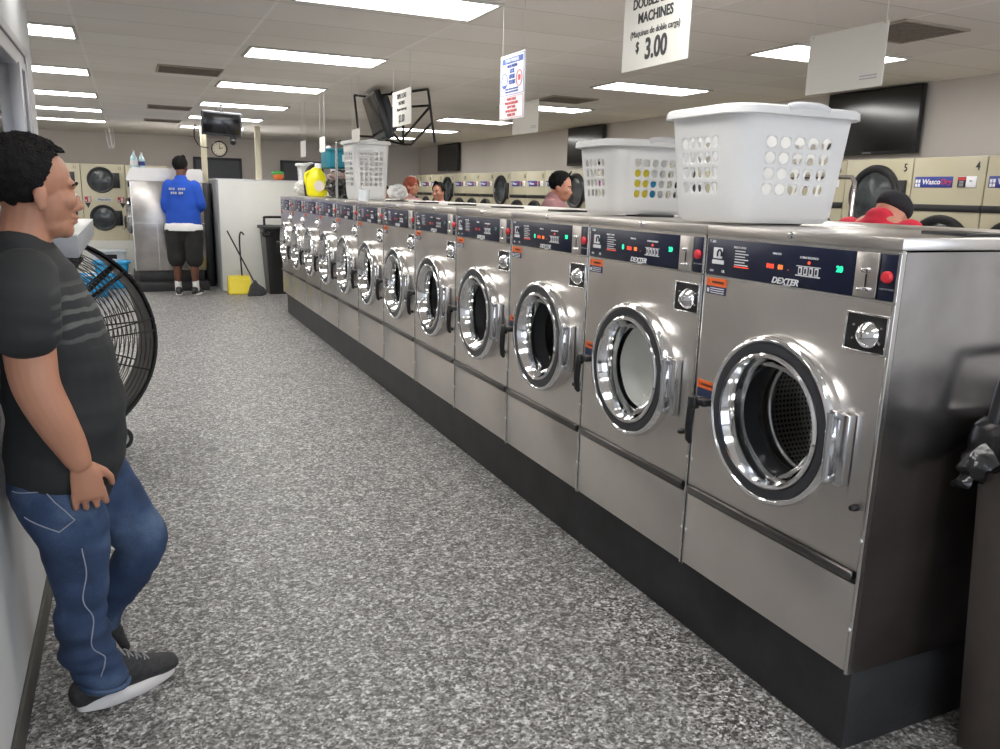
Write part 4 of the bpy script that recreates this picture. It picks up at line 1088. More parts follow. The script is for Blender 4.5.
# chrome cart rail beyond the big basket
t = thing('laundry_cart', 'chrome laundry cart with a raised hanging bar between island and dryers', 'cart', (3.9, 3.75, 0))
b = NB(); tube(b, [(0, -.18, .2), (0, -.18, 1.66), (0, -.16, 1.685), (0, .0, 1.69), (0, .55, 1.69), (0, .57, 1.66), (0, .57, .2)], .014, 8)
build('cart_bar', b, M['chrome'], t)
b = NB()
for z_ in (.2, .75):
    tube(b, [(-.22, -.2, z_), (.22, -.2, z_), (.22, .58, z_), (-.22, .58, z_)], .012, 8, True)
for k in range(9): tube(b, [(-.22+.055*k, -.2, .75), (-.22+.055*k, -.2, .3), (-.22+.055*k, .58, .3), (-.22+.055*k, .58, .75)], .003, 5)
for k in range(14): tube(b, [(-.22, -.2+.06*k, .75), (-.22, -.2+.06*k, .3), (.22, -.2+.06*k, .3), (.22, -.2+.06*k, .75)], .003, 5)
for x_ in (-.22, .22):
    for y_ in (-.2, .58): tube(b, [(x_, y_, .1), (x_, y_, .75)], .012, 8)
build('cart_basket', b, M['chrome_dull'], t)
for x_ in (-.22, .22):
    for y_ in (-.2, .58):
        b = NB(); lathe(b, [(.04, -.012), (.05, -.008), (.05, .008), (.04, .012)], 16, Matrix.Translation((x_, y_, .05)) @ Matrix.Rotation(PI/2, 4, 'Y')); build('wheel', b, M['black_rubber'], t)

# ------------------------------------------------------------ near trash bin
t = thing('trash_bin', 'grey-brown trash bin lined with a black bag, beside the nearest washer', 'trash bin', (2.315, 1.10, 0))
b = NB()
def frus(b, a0, b0, z0, a1, b1, z1, r=.05, n=40, cx0=0, cx1=0):
    R0 = [b.verts.new((rrect(a0, b0, r, k/n)[0]+cx0, rrect(a0, b0, r, k/n)[1], z0)) for k in range(n)]
    R1 = [b.verts.new((rrect(a1, b1, r, k/n)[0]+cx1, rrect(a1, b1, r, k/n)[1], z1)) for k in range(n)]
    ringface(b, R0, R1); return R0, R1
R0, R1 = frus(b, .225, .225, .0,   .30, .25, .91); b.faces.new(R0[::-1]); b.faces.new(R1)
build('bin_body', b, M['bin_grey'], t)
# bag skirt: wrinkled, hanging over the rim
b = NB(); rings = []
n_ = 120
levels = [(.0, .93, -.06), (.0, .975, -.03), (1, .985, .004), (2, .97, .016), (3, .93, .022), (4, .885, .020)]
for li, (w_, z_, off) in enumerate(levels):
    ring = []
    for k in range(n_):
        x, y = rrect(.30+off, .25+off, .06, k/n_)
        a_ = noise.noise(Vector((k*.35, li*.4, 0)))*.012*(1 if li > 1 else .6)
        l_ = math.hypot(x, y); sk = 1+(a_/l_)
        zz = z_-(max(0, noise.noise(Vector((k*.11, 7, 0))))*.07+.02*noise.noise(Vector((k*.5, 2, 0))) if li == 5 else 0)
        ring.append(b.verts.new((x*sk, y*sk, zz)))
    rings.append(ring)
for i in range(len(rings)-1): ringface(b, rings[i], rings[i+1])
c_ = [b.verts.new((rrect(.15, .13, .05, k/n_)[0], rrect(.15, .13, .05, k/n_)[1], .96+.03*noise.noise(Vector((k*.2, 1, 1))))) for k in range(n_)]
ringface(b, rings[0], c_); b.faces.new(c_)
# knotted corner sticking out
o_bag = build('bag_liner', b, M['bag_black'], t)
b = NB(); tube(b, spline([(-.28, .20, .90), (-.32, .21, .88), (-.355, .21, .84), (-.375, .21, .815)]), [.05]*4+[.04]*4+[.02]*4+[.012], 10)
for v in b.verts: v.co += Vector((noise.noise(v.co*30), noise.noise(v.co*30+Vector((3, 0, 0))), noise.noise(v.co*30+Vector((0, 5, 0)))))*.012
build('bag_knot', b, M['bag_black'], t)
b = NB(); tube(b, spline([(-.275, .22, .93), (-.262, .22, 1.02), (-.24, .22, 1.10), (-.18, .21, 1.135), (.1, .20, 1.125), (.15, .21, 1.09), (.17, .22, .98), (.18, .22, .88)]), .017, 10); build('bin_handle', b, M['black'], t)

# ------------------------------------------------------------ far bin, broom and dustpan
t = thing('wheeled_bin', 'black wheeled bin with lid and handle against the white partition', 'trash bin', (2.03, 12.5, 0))
b = NB(); R0, R1 = frus(b, .20, .22, 0, .25, .28, .95, .03); b.faces.new(R0[::-1]); b.faces.new(R1); build('bin_body', b, M['black'], t)
b = NB(); box(b, -.28, .28, -.31, .31, .95, 1.0, .012); build('lid', b, M['black_rubber'], t)
b = NB(); tube(b, spline([(-.2, .1, 1.0), (-.2, .1, 1.1), (-.17, .1, 1.12), (.17, .1, 1.12), (.2, .1, 1.1), (.2, .1, 1.0)]), .018, 8); build('bin_handle', b, M['black'], t)
blob('bag_edge', None, None, (-.2, -.2, .84), (.1, .12, .06), M['bag_black'], 4, .3, 10, t)
t = thing('lobby_dustpan', 'yellow lobby dustpan with black handle beside the broom', 'dustpan', (1.42, 12.45, 0))
b = NB()
vs0 = [(-.17, .12, 0), (.17, .12, 0), (.17, -.12, 0), (-.17, -.12, 0)]; vs1 = [(-.16, .12, .27), (.16, .12, .27), (.16, -.02, .23), (-.16, -.02, .23)]
p0 = [b.verts.new(v) for v in vs0]; p1 = [b.verts.new(v) for v in vs1]; ringface(b, p0, p1); b.faces.new(p0[::-1]); b.faces.new(p1); 
bmesh.ops.bevel(b, geom=b.edges[:], offset=.02, segments=3, affect='EDGES')
build('pan', b, M['yellow_dark'], t)
b = NB(); tube(b, spline([(.05, .09, .25), (.04, .09, .5), (.035, .09, .8), (.06, .09, .9), (.1, .09, .86)]), .012, 8); build('pan_handle', b, M['black'], t)
t = thing('broom', 'grey broom leaning across the yellow dustpan', 'broom', (1.60, 12.15, 0))
b = NB(); tube(b, [(0, 0, .18), (-.34, .14, .93)], .011, 8); build('broom_handle', b, M['black'], t)
b = NB(); limb(b, [(0, 0, .2, .03, .03), (.0, 0, .14, .08, .035), (.02, 0, .06, .13, .04), (.03, 0, .015, .14, .04)], (1, 0, 0), 3, 16)
for v in b.verts: v.co.z = max(0, v.co.z)
build('bristles', b, mat('bristle_grey', (.05, .05, .055), .9, 0, .4, 60), t)

# ------------------------------------------------------------ storage under the back left dryers
t = thing('storage_tub', 'clear white storage tub holding dark cloth, below the back left dryers', 'tub', (-.36, 14.6, 0))
b = NB(); R0, R1 = frus(b, .22, .15, 0, .26, .18, .50, .03); b.faces.new(R0[::-1]); b.faces.new(R1)
box(b, -.28, .28, -.20, .20, .47, .51, .006); build('tub_body', b, M['clear_plastic'], t)
b = NB(); box(b, -.12, .13, -.187, -.10, .26, .44, .01); build('dark_cloth', b, mat('dark_cloth', (.01, .012, .02), .9), t)
basket('laundry_basket', 'bright blue laundry basket on the floor behind the drum fan', 'basket', (-.30, 13.6, 0), 0, .24, .18, .40, .06, .82, (9, 6), 2, (.2, .75), 'rect', m=M['blue_plastic'])
basket('laundry_basket', 'second blue laundry basket seen through the fan grille', 'basket', (-.55, 12.6, 0), 0, .24, .18, .30, .06, .82, (9, 6), 2, (.2, .75), 'rect', m=M['blue_plastic'])

# ------------------------------------------------------------ drum fan
t = thing('drum_fan', 'large black drum fan on small wheels behind the man in charcoal', 'fan', (-.535, 5.15, 0), .22)
FR, FZ, FD = .60, .66, .36
Dy = plane_mat((0, -FD/2, FZ), (1, 0, 0), (0, 0, 1))   # local z of lathe = -y
b = NB(); lathe(b, [(FR, 0), (FR+.012, .004), (FR+.012, -.02), (FR, -.024), (FR-.004, -FD+.024), (FR+.01, -FD+.02), (FR+.01, -FD), (FR-.01, -FD), (FR-.012, -.0)], 72, Dy, False, False); build('drum', b, M['fan_black'], t)
for sy in (-1, 1):
    yy = sy*FD/2
    b = NB()
    # spiral guard wire
    pts = []; turns = 20
    for k in range(turns*44+1):
        a = 2*PI*k/44; rr = .08+(FR-.03-.08)*k/(turns*44); pts.append((rr*math.cos(a), yy+sy*(.045*(1-(rr/FR)**2)), FZ+rr*math.sin(a)))
    tube(b, pts, .003, 4)
    g = build('guard_wires', b, M['fan_wire'], t, False)
    b = NB()
    for k in range(12):
        a = 2*PI*k/12+.13
        for d_ in (-.035, .035):
            pts = [(rr*math.cos(a)-d_*math.sin(a)*(rr/FR), yy+sy*(.048*(1-(rr/FR)**2)+.003), FZ+rr*math.sin(a)+d_*math.cos(a)*(rr/FR)) for rr in (.07, .2, .35, .5, FR-.004)]
            if k % 2 == 0 or d_ > 0: tube(b, pts, .0045, 5)
    build('guard_ribs', b, M['fan_black'], t, False)
    b = NB(); lathe(b, [(.001, .05), (.085, .045), (.09, .03), (.09, .02), (.001, .02)], 24, plane_mat((0, yy, FZ), (1 if sy < 0 else -1, 0, 0), (0, 0, 1)), False, False); build('guard_hub', b, M['fan_black'], t)
b = NB(); lathe(b, [(.09, -.09), (.09, .09)], 24, Matrix.Translation((0, 0, FZ)) @ Matrix.Rotation(PI/2, 4, 'X')); 
for a in (.75, .75+PI): tube(b, [(.08*math.cos(a), .0, FZ+.08*math.sin(a)), (FR*math.cos(a), .0, FZ+FR*math.sin(a))], .016, 8)
for a in (.62, ): tube(b, [(.08*math.cos(a), .05, FZ+.08*math.sin(a)), (FR*math.cos(a), .05, FZ+FR*math.sin(a))], .012, 8)
build('motor', b, M['fan_black'], t)
b = NB()
for k in range(3):
    a0 = 2*PI*k/3+1.0
    for j in range(6):
        for side in (0,):
            pass
    prev = None
    for j in range(7):
        a = a0+j*.08; tw = .04-.013*j
        q4 = [b.verts.new((rr*math.cos(a), tw+dy, FZ+rr*math.sin(a))) for rr in (.09, FR-.06) for dy in (-.002, .002)]
        if prev: 
            b.faces.new((prev[0], q4[0], q4[2], prev[2])); b.faces.new((prev[1], prev[3], q4[3], q4[1])); b.faces.new((prev[2], q4[2], q4[3], prev[3])); b.faces.new((prev[0], prev[1], q4[1], q4[0]))
        else: b.faces.new((q4[0], q4[2], q4[3], q4[1]))
        prev = q4
    b.faces.new((prev[0], prev[1], prev[3], prev[2]))
build('fan_blade', b, mat('fan_blade', (.35, .35, .36), .35, .8), t)
b = NB(); box(b, -.35, .38, -.14, -.10, .06, .10, .006); box(b, -.35, .38, .10, .14, .06, .10, .006)
for x_ in (-.33, .33):
    for y_ in (-.12, .12): tube(b, [(x_, y_, .08), (x_*.9, y_*.7, FZ-math.sqrt(FR**2-(x_*.9)**2)+.02)], .014, 8)
build('fan_stand', b, M['fan_black'], t)
for x_ in (-.36, .37):
    for y_ in (-.17, .17):
        b = NB(); lathe(b, [(.045, -.018), (.068, -.012), (.068, .012), (.045, .018)], 24, Matrix.Translation((x_, y_, .068)) @ Matrix.Rotation(PI/2, 4, 'X')); wv_ = build('wheel', b, M['black_rubber'], t)
        b = NB(); lathe(b, [(.001, -.02), (.042, -.02), (.042, .02), (.001, .02)], 20, Matrix.Translation((x_, y_, .068)) @ Matrix.Rotation(PI/2, 4, 'X'), False, False); build('wheel_hub', b, M['chrome_dull'], wv_)
b = NB()
for k in range(12):
    a = 2*PI*k/12+.13; ellip(b, ((FR+.013)*math.cos(a), -FD/2+.01, FZ+(FR+.013)*math.sin(a)), (.008, .008, .008), None, 8, 6)
build('rim_screw', b, M['chrome_dull'], t)

# window ledge / counter on the left wall
t = thing('wall_ledge', 'thick white-topped ledge jutting from the left wall at the man\'s chin', 'ledge', (XL, 2.78, 1.312))
b = NB(); box(b, 0, .226, 0, 1.25, 0, .066, .004); build('ledge_board', b, M['shelf_side'], t)
b = NB(); box(b, 0, .226, 0, 1.25, .066, .072, .002); build('ledge_top', b, M['shelf_top'], t)  # pale top over grey board paints the slab's lit top and shaded side

# floor drain
t = thing('floor_drain', 'small round metal drain set in the speckled floor', 'drain', (.354, 4.878, 0))
b = NB(); lathe(b, [(.055, 0), (.055, .003), (.045, .004)], 28); build('drain_ring', b, M['alu'], t)
b = NB(); lathe(b, [(.044, .0035), (.044, .0045)], 24)
build('drain_grate', b, M['alu_dark'], t)

# ------------------------------------------------------------ people
def head_blobs(b, Mx, jaw=1):
    ellip(b, (-.012, 0, .035), (.100, .078, .088), Mx, 24, 16)      # cranium
    ellip(b, (.028, 0, -.02), (.062, .064, .085), Mx, 20, 14)       # face
    ellip(b, (.035, 0, -.078), (.050, .050, .038), Mx, 16, 10)      # jaw
    ellip(b, (.070, 0, -.092), (.024, .026, .022), Mx, 12, 8)       # chin
    ellip(b, (.080, 0, .022), (.018, .050, .016), Mx, 14, 8)        # brow
    for s in (-1, 1):
        ellip(b, (.064, s*.034, -.018), (.028, .028, .026), Mx, 12, 8)  # cheek
        # ear
        ellip(b, (-.004, s*.078, -.010), (.017, .009, .028), Mx, 12, 8); ellip(b, (-.002, s*.078, -.034), (.012, .008, .014), Mx, 10, 8)
        ellip(b, (.094, s*.012, -.036), (.012, .009, .009), Mx, 10, 8)
        ellip(b, (.082, s*.031, .000), (.010, .016, .008), Mx, 10, 8)   # eyelid
    chain(b, [Mx @ Vector(p) for p in ((.084, 0, .010), (.096, 0, -.010), (.108, 0, -.030))], [.010, .011, .013], Mx.to_3x3() @ Vector((0, 1, 0)), 12)
    ellip(b, (.092, 0, -.058), (.014, .024, .007), Mx, 14, 8); ellip(b, (.089, 0, -.070), (.014, .021, .008), Mx, 14, 8)
def face_parts(t, Mx):
    for s in (-1, 1):
        b = NB(); ellip(b, (.082, s*.031, -.002), (.0115, .0125, .0075), Mx, 12, 8); e = build('eye', b, M['eye_white'], t)
        b = NB(); ellip(b, (.0905, s*.031, -.002), (.004, .006, .006), Mx, 10, 8); build('iris', b, M['black'], e)
        b = NB(); chain(b, [Mx @ Vector(p) for p in ((.097, s*.014, .022), (.094, s*.032, .027), (.078, s*.050, .021))], [.0035, .004, .002], (0, 0, 1), 8); build('eyebrow', b, M['hair'], t)
def hand_blobs(b, Mx, curl=.5, thumb=1, sp=1):
    """wrist at origin, fingers +X, thumb +Y, palm faces -Z"""
    P = lambda *v: Mx @ Vector(v)
    side = Mx.to_3x3() @ Vector((0, 1, 0))
    chain(b, [P(-.03, 0, 0), P(.0, 0, 0), P(.03, .002, 0), P(.06, .002, -.002), P(.085, 0, -.003)], [(.026, .020), (.028, .018), (.038, .017), (.042, .016), (.040, .013)], side, 16)
    for y_, ln, ang in ((.0325, .068, .04), (.0112, .078, .01), (-.0105, .073, -.03), (-.031, .056, -.08)):
        x, z, a = .086, -.003, 0; pts = [P(x-.012, y_, z)]; rad = [.0095]
        for f_, k in ((.45, .35), (.3, 1.0), (.25, .8)):
            a += curl*k; x += math.cos(a)*ln*f_; z -= math.sin(a)*ln*f_; pts.append(P(x, y_+ang*(x-.086)*1.5, z)); rad.append(.0088 if f_ > .3 else .0078)
        chain(b, pts, rad, side, 10)
    chain(b, [P(.012, .022, -.006), P(.035, .045, -.012), P(.058, .057, -.02), P(.080, .058, -.030*thumb)], [.014, .0125, .0105, .0085], side, 10)

def fold(amp, f1, f2=0):
    return lambda co: amp*(noise.noise(Vector((co.x*f1, co.y*f1, co.z*f1*.7)))+.5*noise.noise(co*f1*2.3))

# ---- man in charcoal T-shirt leaning on the left wall (root on the floor under him)
man = thing('person', 'person in charcoal T-shirt and blue jeans leaning on the left wall', 'person', (-.211, 2.5, 0))
HM = Matrix.Translation((-.020, .0, 1.510)) @ Matrix.Rotation(.36, 4, 'Z') @ Matrix.Rotation(.04, 4, 'Y') @ Matrix.Scale(1.06, 4)
b = NB()
head_blobs(b, HM)
limb(b, [(-.03, .0, 1.47, .060, .062), (-.045, 0, 1.41, .060, .064), (-.055, 0, 1.35, .085, .07), (-.05, 0, 1.29, .15, .085)], (0, 1, 0))      # neck
limb(b, [(-.045, 0, 1.30, .15, .08), (-.02, 0, 1.18, .165, .105), (-.0, 0, 1.02, .155, .115), (0.0, 0, .92, .13, .09), (-.02, 0, .86, .11, .07)], (0, 1, 0))
# right arm (camera side, y<0)
limb(b, [(-.035, -.16, 1.29, .060, .060), (-.04, -.20, 1.20, .058, .060), (-.04, -.215, 1.10, .054, .060), (-.032, -.225, 1.03, .050, .056), (-.005, -.22, .95, .048, .052), (.025, -.205, .87, .039, .043), (.044, -.20, .815, .030, .033)], (0, 1, 0))
XA = Vector((.13, .10, -.98)).normalized(); ZA = Vector((.15, -.98, -.07)); ZA = (ZA-XA*ZA.dot(XA)).normalized(); YA = ZA.cross(XA)
def axes(o, X, Y, Z): return Matrix(((X.x, Y.x, Z.x, o[0]), (X.y, Y.y, Z.y, o[1]), (X.z, Y.z, Z.z, o[2]), (0, 0, 0, 1)))
hand_blobs(b, axes((.048, -.198, .803), XA, YA, ZA) @ Matrix.Scale(1.1, 4), .78)
# left arm (far side)
limb(b, [(-.035, .17, 1.29, .055, .056), (-.04, .22, 1.16, .050, .052), (-.02, .25, 1.03, .045, .047), (.045, .25, .93, .041, .042), (.085, .215, .84, .029, .031)], (0, 1, 0))
X2 = Vector((.05, -.28, -.95)).normalized(); Z2 = Vector((.3, .95, -.1)); Z2 = (Z2-X2*Z2.dot(X2)).normalized(); Y2 = Z2.cross(X2)
hand_blobs(b, axes((.092, .21, .825), X2, -Y2 if Y2.x < 0 else Y2, Z2), .5)
# legs under the jeans, ankles
limb(b, [(-.03, -.07, .84, .06, .065), (-.02, -.075, .6, .060, .062), (.0, -.08, .42, .048, .050), (.01, -.08, .25, .045, .048), (.035, -.068, .1, .034, .036), (.045, -.06, .06, .030, .030)], (0, 1, 0))
limb(b, [(.0, .07, .80, .06, .06), (.10, .09, .60, .058, .06), (.185, .10, .45, .045, .048), (.11, .14, .29, .045, .045), (.03, .19, .13, .036, .038)], (0, 1, 0))
remeshed('body', b, .0042, M['skin1'], man, 4)
face_parts(man, HM)
# hair
b = NB(); bmesh.ops.create_icosphere(b, subdivisions=6, radius=1)
rnd = random.Random(3)
for v in b.verts:
    n0 = v.co.copy()
    d = 1+.04*noise.noise(n0*5)+.05*max(0, n0.z)*noise.noise(n0*34+Vector((5, 0, 0)))+.04*max(0, n0.z+.2)*noise.noise(n0*70)
    x, yv, z_ = n0.x*.115*d, n0.y*.090*d, n0.z*.094*d
    # low hairline at back, high at the forehead
    cutz = -.075 if n0.x < -.15 else (-.075+(n0.x+.15)*.20/.75 if n0.x < .6 else .10)
    zz = z_+.048
    if zz < cutz: zz = cutz+(zz-cutz)*.15; x *= (.9 if n0.x < .3 else .9-.22*min(1, (n0.x-.3)/.3)); yv *= .86
    v.co = HM @ Vector((x-.018, yv, zz))
build('hair', b, M['hair'], man)
# T-shirt
b = NB()
limb(b, [(-.055, 0, 1.345, .10, .080), (-.05, 0, 1.325, .145, .090), (-.045, 0, 1.29, .185, .102), (-.018, 0, 1.18, .19, .132), (.004, 0, 1.05, .185, .146), (.012, 0, .92, .187, .152), (.004, 0, .82, .190, .155), (-.004, 0, .765, .192, .154), (-.008, 0, .74, .19, .150)], (0, 1, 0), 5, 26)
limb(b, [(-.04, -.14, 1.30, .075, .078), (-.045, -.205, 1.24, .080, .084), (-.045, -.23, 1.185, .080, .086)], (0, 1, 0))
limb(b, [(-.04, .14, 1.30, .07, .078), (-.045, .20, 1.235, .070, .075), (-.045, .235, 1.16, .070, .072)], (0, 1, 0))
tee = remeshed('t_shirt', b, .009, M['tee'], man, 6, lambda co: .008*noise.noise(Vector((co.x*7, co.y*7, co.z*13)))+.006*noise.noise(Vector((co.x*4+co.z*22, co.y*4, co.z*8))))
# jeans
b = NB()
limb(b, [(-.0, 0, .88, .160, .108), (-.004, 0, .80, .174, .126), (-.016, 0, .74, .180, .138), (-.024, 0, .68, .174, .130), (-.0, 0, .60, .15, .10)], (0, 1, 0), 4, 24)
limb(b, [(-.03, -.085, .70, .098, .112), (.005, -.09, .58, .094, .096), (.012, -.09, .45, .080, .078), (.008, -.09, .34, .072, .070), (.012, -.085, .22, .072, .072), (.034, -.080, .14, .066, .068), (.048, -.076, .105, .064, .068)], (0, 1, 0))
limb(b, [(.02, .07, .76, .10, .11), (.055, .08, .68, .098, .105), (.10, .085, .59, .092, .098), (.150, .09, .50, .082, .086), (.180, .095, .44, .074, .074), (.15, .11, .37, .072, .070), (.09, .15, .26, .064, .065), (.03, .185, .16, .058, .060)], (0, 1, 0))
jeans = remeshed('jeans', b, .009, M['denim'], man, 5, lambda co: .008*noise.noise(Vector((co.x*9, co.y*8, co.z*12)))+(.004+.010*max(0, min(1, (.42-co.z)/.25))+.004*max(0, min(1, (co.z-.55)/.1)))*noise.noise(Vector((co.x*6, co.y*6, co.z*30))))
# stitching laid on the jeans surface
bvh = BVHTree.FromPolygons([v.co.copy() for v in jeans.data.vertices], [tuple(p.vertices) for p in jeans.data.polygons])
def stitched(b, pts, r=.0018):
    out = []
    for p in spline(pts, 8):
        h = bvh.ray_cast(Vector((p[0], -1, p[1])), Vector((0, 1, 0)))
        if h[0]: out.append(h[0]+Vector((0, -.0012, 0)))
        elif len(out) > 1: tube(b, out, r, 5); out = []
    if len(out) > 1: tube(b, out, r, 5)
b = NB()
for seg in ([(-.125, .725), (-.045, .735)], [(-.045, .735), (.02, .645)], [(.02, .645), (-.02, .615)], [(-.02, .615), (-.10, .66)], [(.062, .73), (.085, .69), (.095, .64)],
            [(.03, .56), (.035, .48), (.02, .40), (.04, .33), (.03, .25), (.06, .2), (.045, .14)]):
    stitched(b, seg)
build('stitching', b, M['stitch'], man)
b = NB(); tube(b, [(.048+.066*math.cos(a), -.076+.064*math.sin(a), .088-.012*math.cos(a)) for a in [k*PI/16 for k in range(32)]], .008, 8, True); build('jeans_cuff', b, M['denim'], man)
# shoes
def shoe(parent, Mx, nm='shoe'):
    b = NB()
    limb(b, [(-.105, 0, .050, .030, .034), (-.06, 0, .058, .036, .044), (-.01, 0, .062, .037, .050), (.05, 0, .050, .042, .038), (.11, 0, .038, .043, .026), (.155, 0, .033, .034, .018)], (0, 1, 0), 4, 20)
    ellip(b, (-.055, 0, .085), (.045, .036, .032))
    for v in b.verts: v.co.z = max(v.co.z, .022); v.co = Mx @ v.co
    s = build(nm, b, M['shoe_black'], parent)
    b = NB(); n_ = 36
    def outl(a):
        x = .14*math.cos(a)+.025; w_ = .042+.006*math.cos(a); return (x, w_*math.sin(a)*(1 if abs(math.cos(a)) < .9 else 1))
    prof = [(.90, 0), (1.0, .004), (1.03, .016), (1.01, .028), (.93, .031)]; rings = []
    for k_, z_ in prof: rings.append([b.verts.new(Mx @ Vector((.025+(outl(2*PI*i/n_)[0]-.025)*k_, outl(2*PI*i/n_)[1]*k_, z_+.008*max(0, (outl(2*PI*i/n_)[0]-.08)/.08)*.4+.006*max(0, -(outl(2*PI*i/n_)[0]+.05)/.08)))) for i in range(n_)])
    for i in range(len(rings)-1): ringface(b, rings[i], rings[i+1])
    b.faces.new(rings[0][::-1]); b.faces.new(rings[-1]); build('sole', b, M['sole_white'], s)
    b = NB()
    for k in range(4):
        x = .0+.022*k; z_ = .117-.011*k
        tube(b, [Mx @ Vector(p) for p in ((x, -.026, z_-.009), (x+.006, 0, z_-.002), (x+.012, .026, z_-.009))], .003, 6)
        tube(b, [Mx @ Vector(p) for p in ((x+.012, -.026, z_-.010), (x+.006, 0, z_), (x, .026, z_-.008))], .003, 6)
    build('laces', b, M['lace'], s)
    return s
shoe(man, Matrix.Translation((.085, -.035, 0)) @ Matrix.Rotation(.47, 4, 'Z') @ Matrix.Translation((-.0, 0, 0)) @ Matrix.Diagonal((1.08, 1.1, 1.35, 1)))
shoe(man, Matrix.Translation((-.005, .20, .128)) @ Matrix.Rotation(.3, 4, 'Z') @ Matrix.Rotation(1.0, 4, 'Y') @ Matrix.Scale(.95, 4))

# ---- generic standing figure, faces +x in local coordinates
def figure(root, hh, skin, shirt, pants, hair, sleeves='long', pants_len=1.0, arms=((.15, .0), (.15, .0)), headrot=0, vox=.012, bulk=1.0, hairkind='short', headdrop=0, armpose=None, pbulk=None):
    pb = pbulk or bulk
    k = hh/1.75
    HMx = Matrix.Translation((.02+headdrop*.5, 0, 1.63*k-headdrop)) @ Matrix.Rotation(headrot, 4, 'Z') @ Matrix.Rotation(.05+headdrop*3, 4, 'Y') @ Matrix.Scale(k, 4)
    Q = lambda *r: [(p[0]*k, p[1]*k, p[2]*k, p[3]*k, p[4]*k) for p in r]
    b = NB(); head_blobs(b, HMx)
    nk = (HMx @ Vector((-.025, 0, -.05)))/k; limb(b, Q((nk.x, 0, nk.z, .055, .058), ((nk.x-.012)/2, 0, (nk.z+1.43)/2, .06, .062), (-.015, 0, min(1.43, nk.z-.02), .11, .08)))
    limb(b, Q((-.015, 0, 1.42, .15, .08), (0, 0, 1.25, .16, .10), (0, 0, 1.05, .14, .10), (0, 0, .92, .15, .105)))
    for s in (-1, 1):
        ap = armpose[0 if s < 0 else 1] if armpose else ((-.01, .18, 1.40), (-.02, .235, 1.12), (.08, .23, .90))
        p0, p1, p2 = [Vector((q[0], s*q[1], q[2])) for q in ap]
        m1 = p0.lerp(p1, .5); m2 = p1.lerp(p2, .5)
        limb(b, Q((*p0, .052, .054), (*m1, .047, .048), (*p1, .040, .042), (*m2, .036, .036), (*p2, .026, .028)))
        X = (p2-p1).normalized(); Z = Vector((0, s, 0)); Z = Z-X*Z.dot(X); Z = Z.normalized() if Z.length > .1 else Vector((0, 0, 1)); Y = Z.cross(X)
        if Y.x < 0: Y = -Y
        hand_blobs(b, axes(p2*k+X*.02, X, Y, Z), .6)
        limb(b, Q((0, s*.09, .92, .085, .09), (.01, s*.095, .70, .068, .072), (.0, s*.10, .50, .052, .055), (-.01, s*.105, .33, .052, .054), (-.01, s*.11, .12, .034, .036), (0, s*.11, .06, .034, .036)))
    remeshed('body', b, vox, skin, root, 3)
    face_parts(root, HMx)
    # hair
    b = NB(); bmesh.ops.create_icosphere(b, subdivisions=5, radius=1)
    for v in b.verts:
        n0 = v.co.copy(); d = 1+.05*noise.noise(n0*7)
        ln = {'short': -.045, 'long': -.16, 'cap': -.02}[hairkind]
        x, yv, z_ = n0.x*.112*d, n0.y*.087*d, n0.z*.098*d
        cutz = ln if n0.x < .1 else (ln+(n0.x-.1)*.25)
        zz = z_+.045
        if hairkind == 'long' and n0.x < .25 and n0.z < 0: zz = .045+n0.z*.22; x -= .02
        elif zz < cutz: zz = cutz+(zz-cutz)*.15; x *= (.9 if n0.x < .3 else .9-.22*min(1, (n0.x-.3)/.3)); yv *= .86
        if hairkind == 'cap': zz = .052+n0.z*(.085 if n0.z > 0 else .055)*d; x, yv = n0.x*.113, n0.y*.090
        v.co = HMx @ Vector((x-.012, yv, zz))
    build('hair' if hairkind != 'cap' else 'beanie', b, hair, root)
    # shirt
    b = NB(); w_ = bulk
    limb(b, Q((-.015, 0, 1.475 if headdrop < .1 else 1.455, .085, .075), (-.015, 0, 1.44, .15*w_, .095), (-.005, 0, 1.38, .20*w_, .115), (0, 0, 1.2, .20*w_, .135), (0, 0, 1.02, .19*(w_+pb)/2, .14), (0, 0, .90, .195*(w_+pb)/2, .14)), (0, 1, 0), 4, 24)
    for s in (-1, 1):
        ap = armpose[0 if s < 0 else 1] if armpose else ((-.01, .18, 1.40), (-.02, .235, 1.12), (.08, .23, .90))
        p0, p1, p2 = [Vector((q[0], s*q[1], q[2])) for q in ap]
        m1 = p0.lerp(p1, .5); e = p1.lerp(p2, .75 if sleeves == 'long' else 0)
        if sleeves == 'long': limb(b, Q((*p0, .078*w_, .08), (*m1, .075, .077), (*p1, .066, .068), (*e, .052, .054)))
        else: limb(b, Q((*p0, .074, .076), (*p0.lerp(p1, .35), .070, .072), (*p0.lerp(p1, .65), .066, .068)))
    remeshed('shirt', b, vox, shirt, root, 4, fold(.006, 8))
    # trousers or shorts
    b = NB(); zc = .92-(.80)*pants_len
    limb(b, Q((0, 0, .98, .160*w_, .11), (0, 0, .86, .172*pb, .13), (0, 0, .78, .16*pb, .12)))
    for s in (-1, 1):
        f = lambda z_: z_
        zs = [.84, .84-(.84-zc)*.35, .84-(.84-zc)*.7, zc]; rr = [.10, .098, .09, .088 if pants_len < .7 else .07]
        limb(b, Q(*[(0, s*.098*pb**.5, z_, r_*pb, r_*pb) for z_, r_ in zip(zs, rr)]))
    remeshed('shorts' if pants_len < .7 else 'trousers', b, vox, pants, root, 3, fold(.006, 8))
    for s in (-1, 1):
        shoe(root, Matrix.Translation((.03, s*.11*k, 0)) @ Matrix.Rotation(s*.15, 4, 'Z') @ Matrix.Scale(1.15, 4))
    return HMx
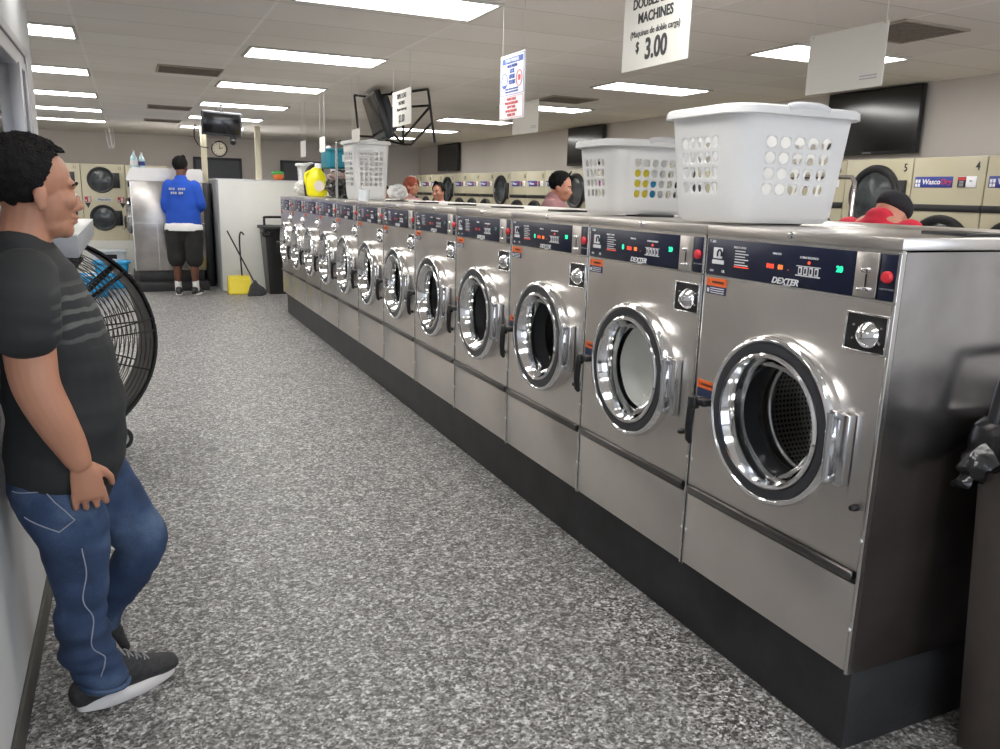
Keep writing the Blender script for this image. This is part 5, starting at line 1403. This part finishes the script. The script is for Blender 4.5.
# man in blue at the far machine, back to the camera
m2 = thing('person', 'person in bright blue shirt and black shorts at the far steel machine', 'person', (.69, 12.42, 0), PI/2-.25)
figure(m2, 1.93, M['skin2'], M['shirt_blue'], M['shorts'], M['hair'], 'long', .56, headrot=-.35, armpose=(((-.01, .16, 1.40), (.0, .225, 1.16), (.20, .17, 1.12)), ((-.01, .15, 1.40), (.0, .20, 1.13), (.18, .15, 1.0))), bulk=.98, pbulk=1.28, vox=.013)
b = NB(); lathe(b, [(.9, 1.04), (1.03, 1.0), (1.06, .96), (1.05, .925), (.9, .925)], 40, Matrix.Diagonal((.168, .245, 1, 1))); build('undershirt', b, M['white_cloth'], m2)
b = NB()
for row, spec in ((1.50, (.022, .014, .02, .03, .016, .02, .014, .02)), (1.445, (.02, .016, .024, .012, .03, .018))):
    yy = .135 if row > 1.47 else .115
    for i, w_ in enumerate(spec):
        if i != 3: box(b, -.162, -.150, yy-w_, yy, row-.016+.004*(i % 2), row+.016)
        yy -= w_+.008
build('shirt_print', b, mat('shirt_print', S(170, 176, 190), .7), m2, False)
for s in (-1, 1):
    b = NB(); limb(b, [(-.01, s*.121, .21, .045, .047), (-.008, s*.121, .15, .046, .048), (0, s*.121, .08, .045, .047)], (0, 1, 0)); build('sock', b, M['white_cloth'], m2)
# mauve shirt, facing right of the picture
m3 = thing('person', 'person with short black hair and a mauve shirt beyond the island, looking right', 'person', (3.60, 6.72, 0), -.75)
figure(m3, 1.79, M['skin3'], M['shirt_mauve'], M['shorts'], M['hair'], 'short', 1, headrot=0, bulk=1.1, headdrop=.05)
m4 = thing('person', 'person in a red shirt and dark beanie beyond the nearest washer, seen from behind', 'person', (3.72, 3.20, 0), .15)
figure(m4, 1.74, M['skin3'], M['shirt_red'], M['shorts'], M['beanie'], 'long', 1, headrot=-.2, hairkind='cap', bulk=.95, headdrop=.15)
m5 = thing('person', 'person with black hair and an outstretched arm beyond the island', 'person', (3.75, 10.25, 0), -2.5)
figure(m5, 1.66, M['skin3'], M['shirt_pink'], M['shorts'], M['hair'], 'short', 1, armpose=(((-.01, .18, 1.36), (.1, .30, 1.42), (.12, .52, 1.52)), ((-.01, .18, 1.40), (-.02, .235, 1.12), (.08, .23, .90))))
m6 = thing('person', 'person with curly red hair beyond the island near the tall white hamper', 'person', (3.6, 11.0, 0), -1.0)
figure(m6, 1.74, M['skin3'], M['shirt_pink'], M['shorts'], M['hair_red'], 'short', 1, hairkind='long')
m7 = thing('person', 'dark-haired person half hidden behind the tall white hamper', 'person', (3.5, 11.9, 0), -1.8)
figure(m7, 1.60, M['skin3'], M['shorts'], M['shorts'], M['hair'], 'short', 1, hairkind='short')
blob('plastic_sack', 'round white bundle on the island in front of the red-haired person', 'bag', (2.48, 8.0, H+.003), (.10, .11, .085), M['white_cloth'], 8, .15, 10)
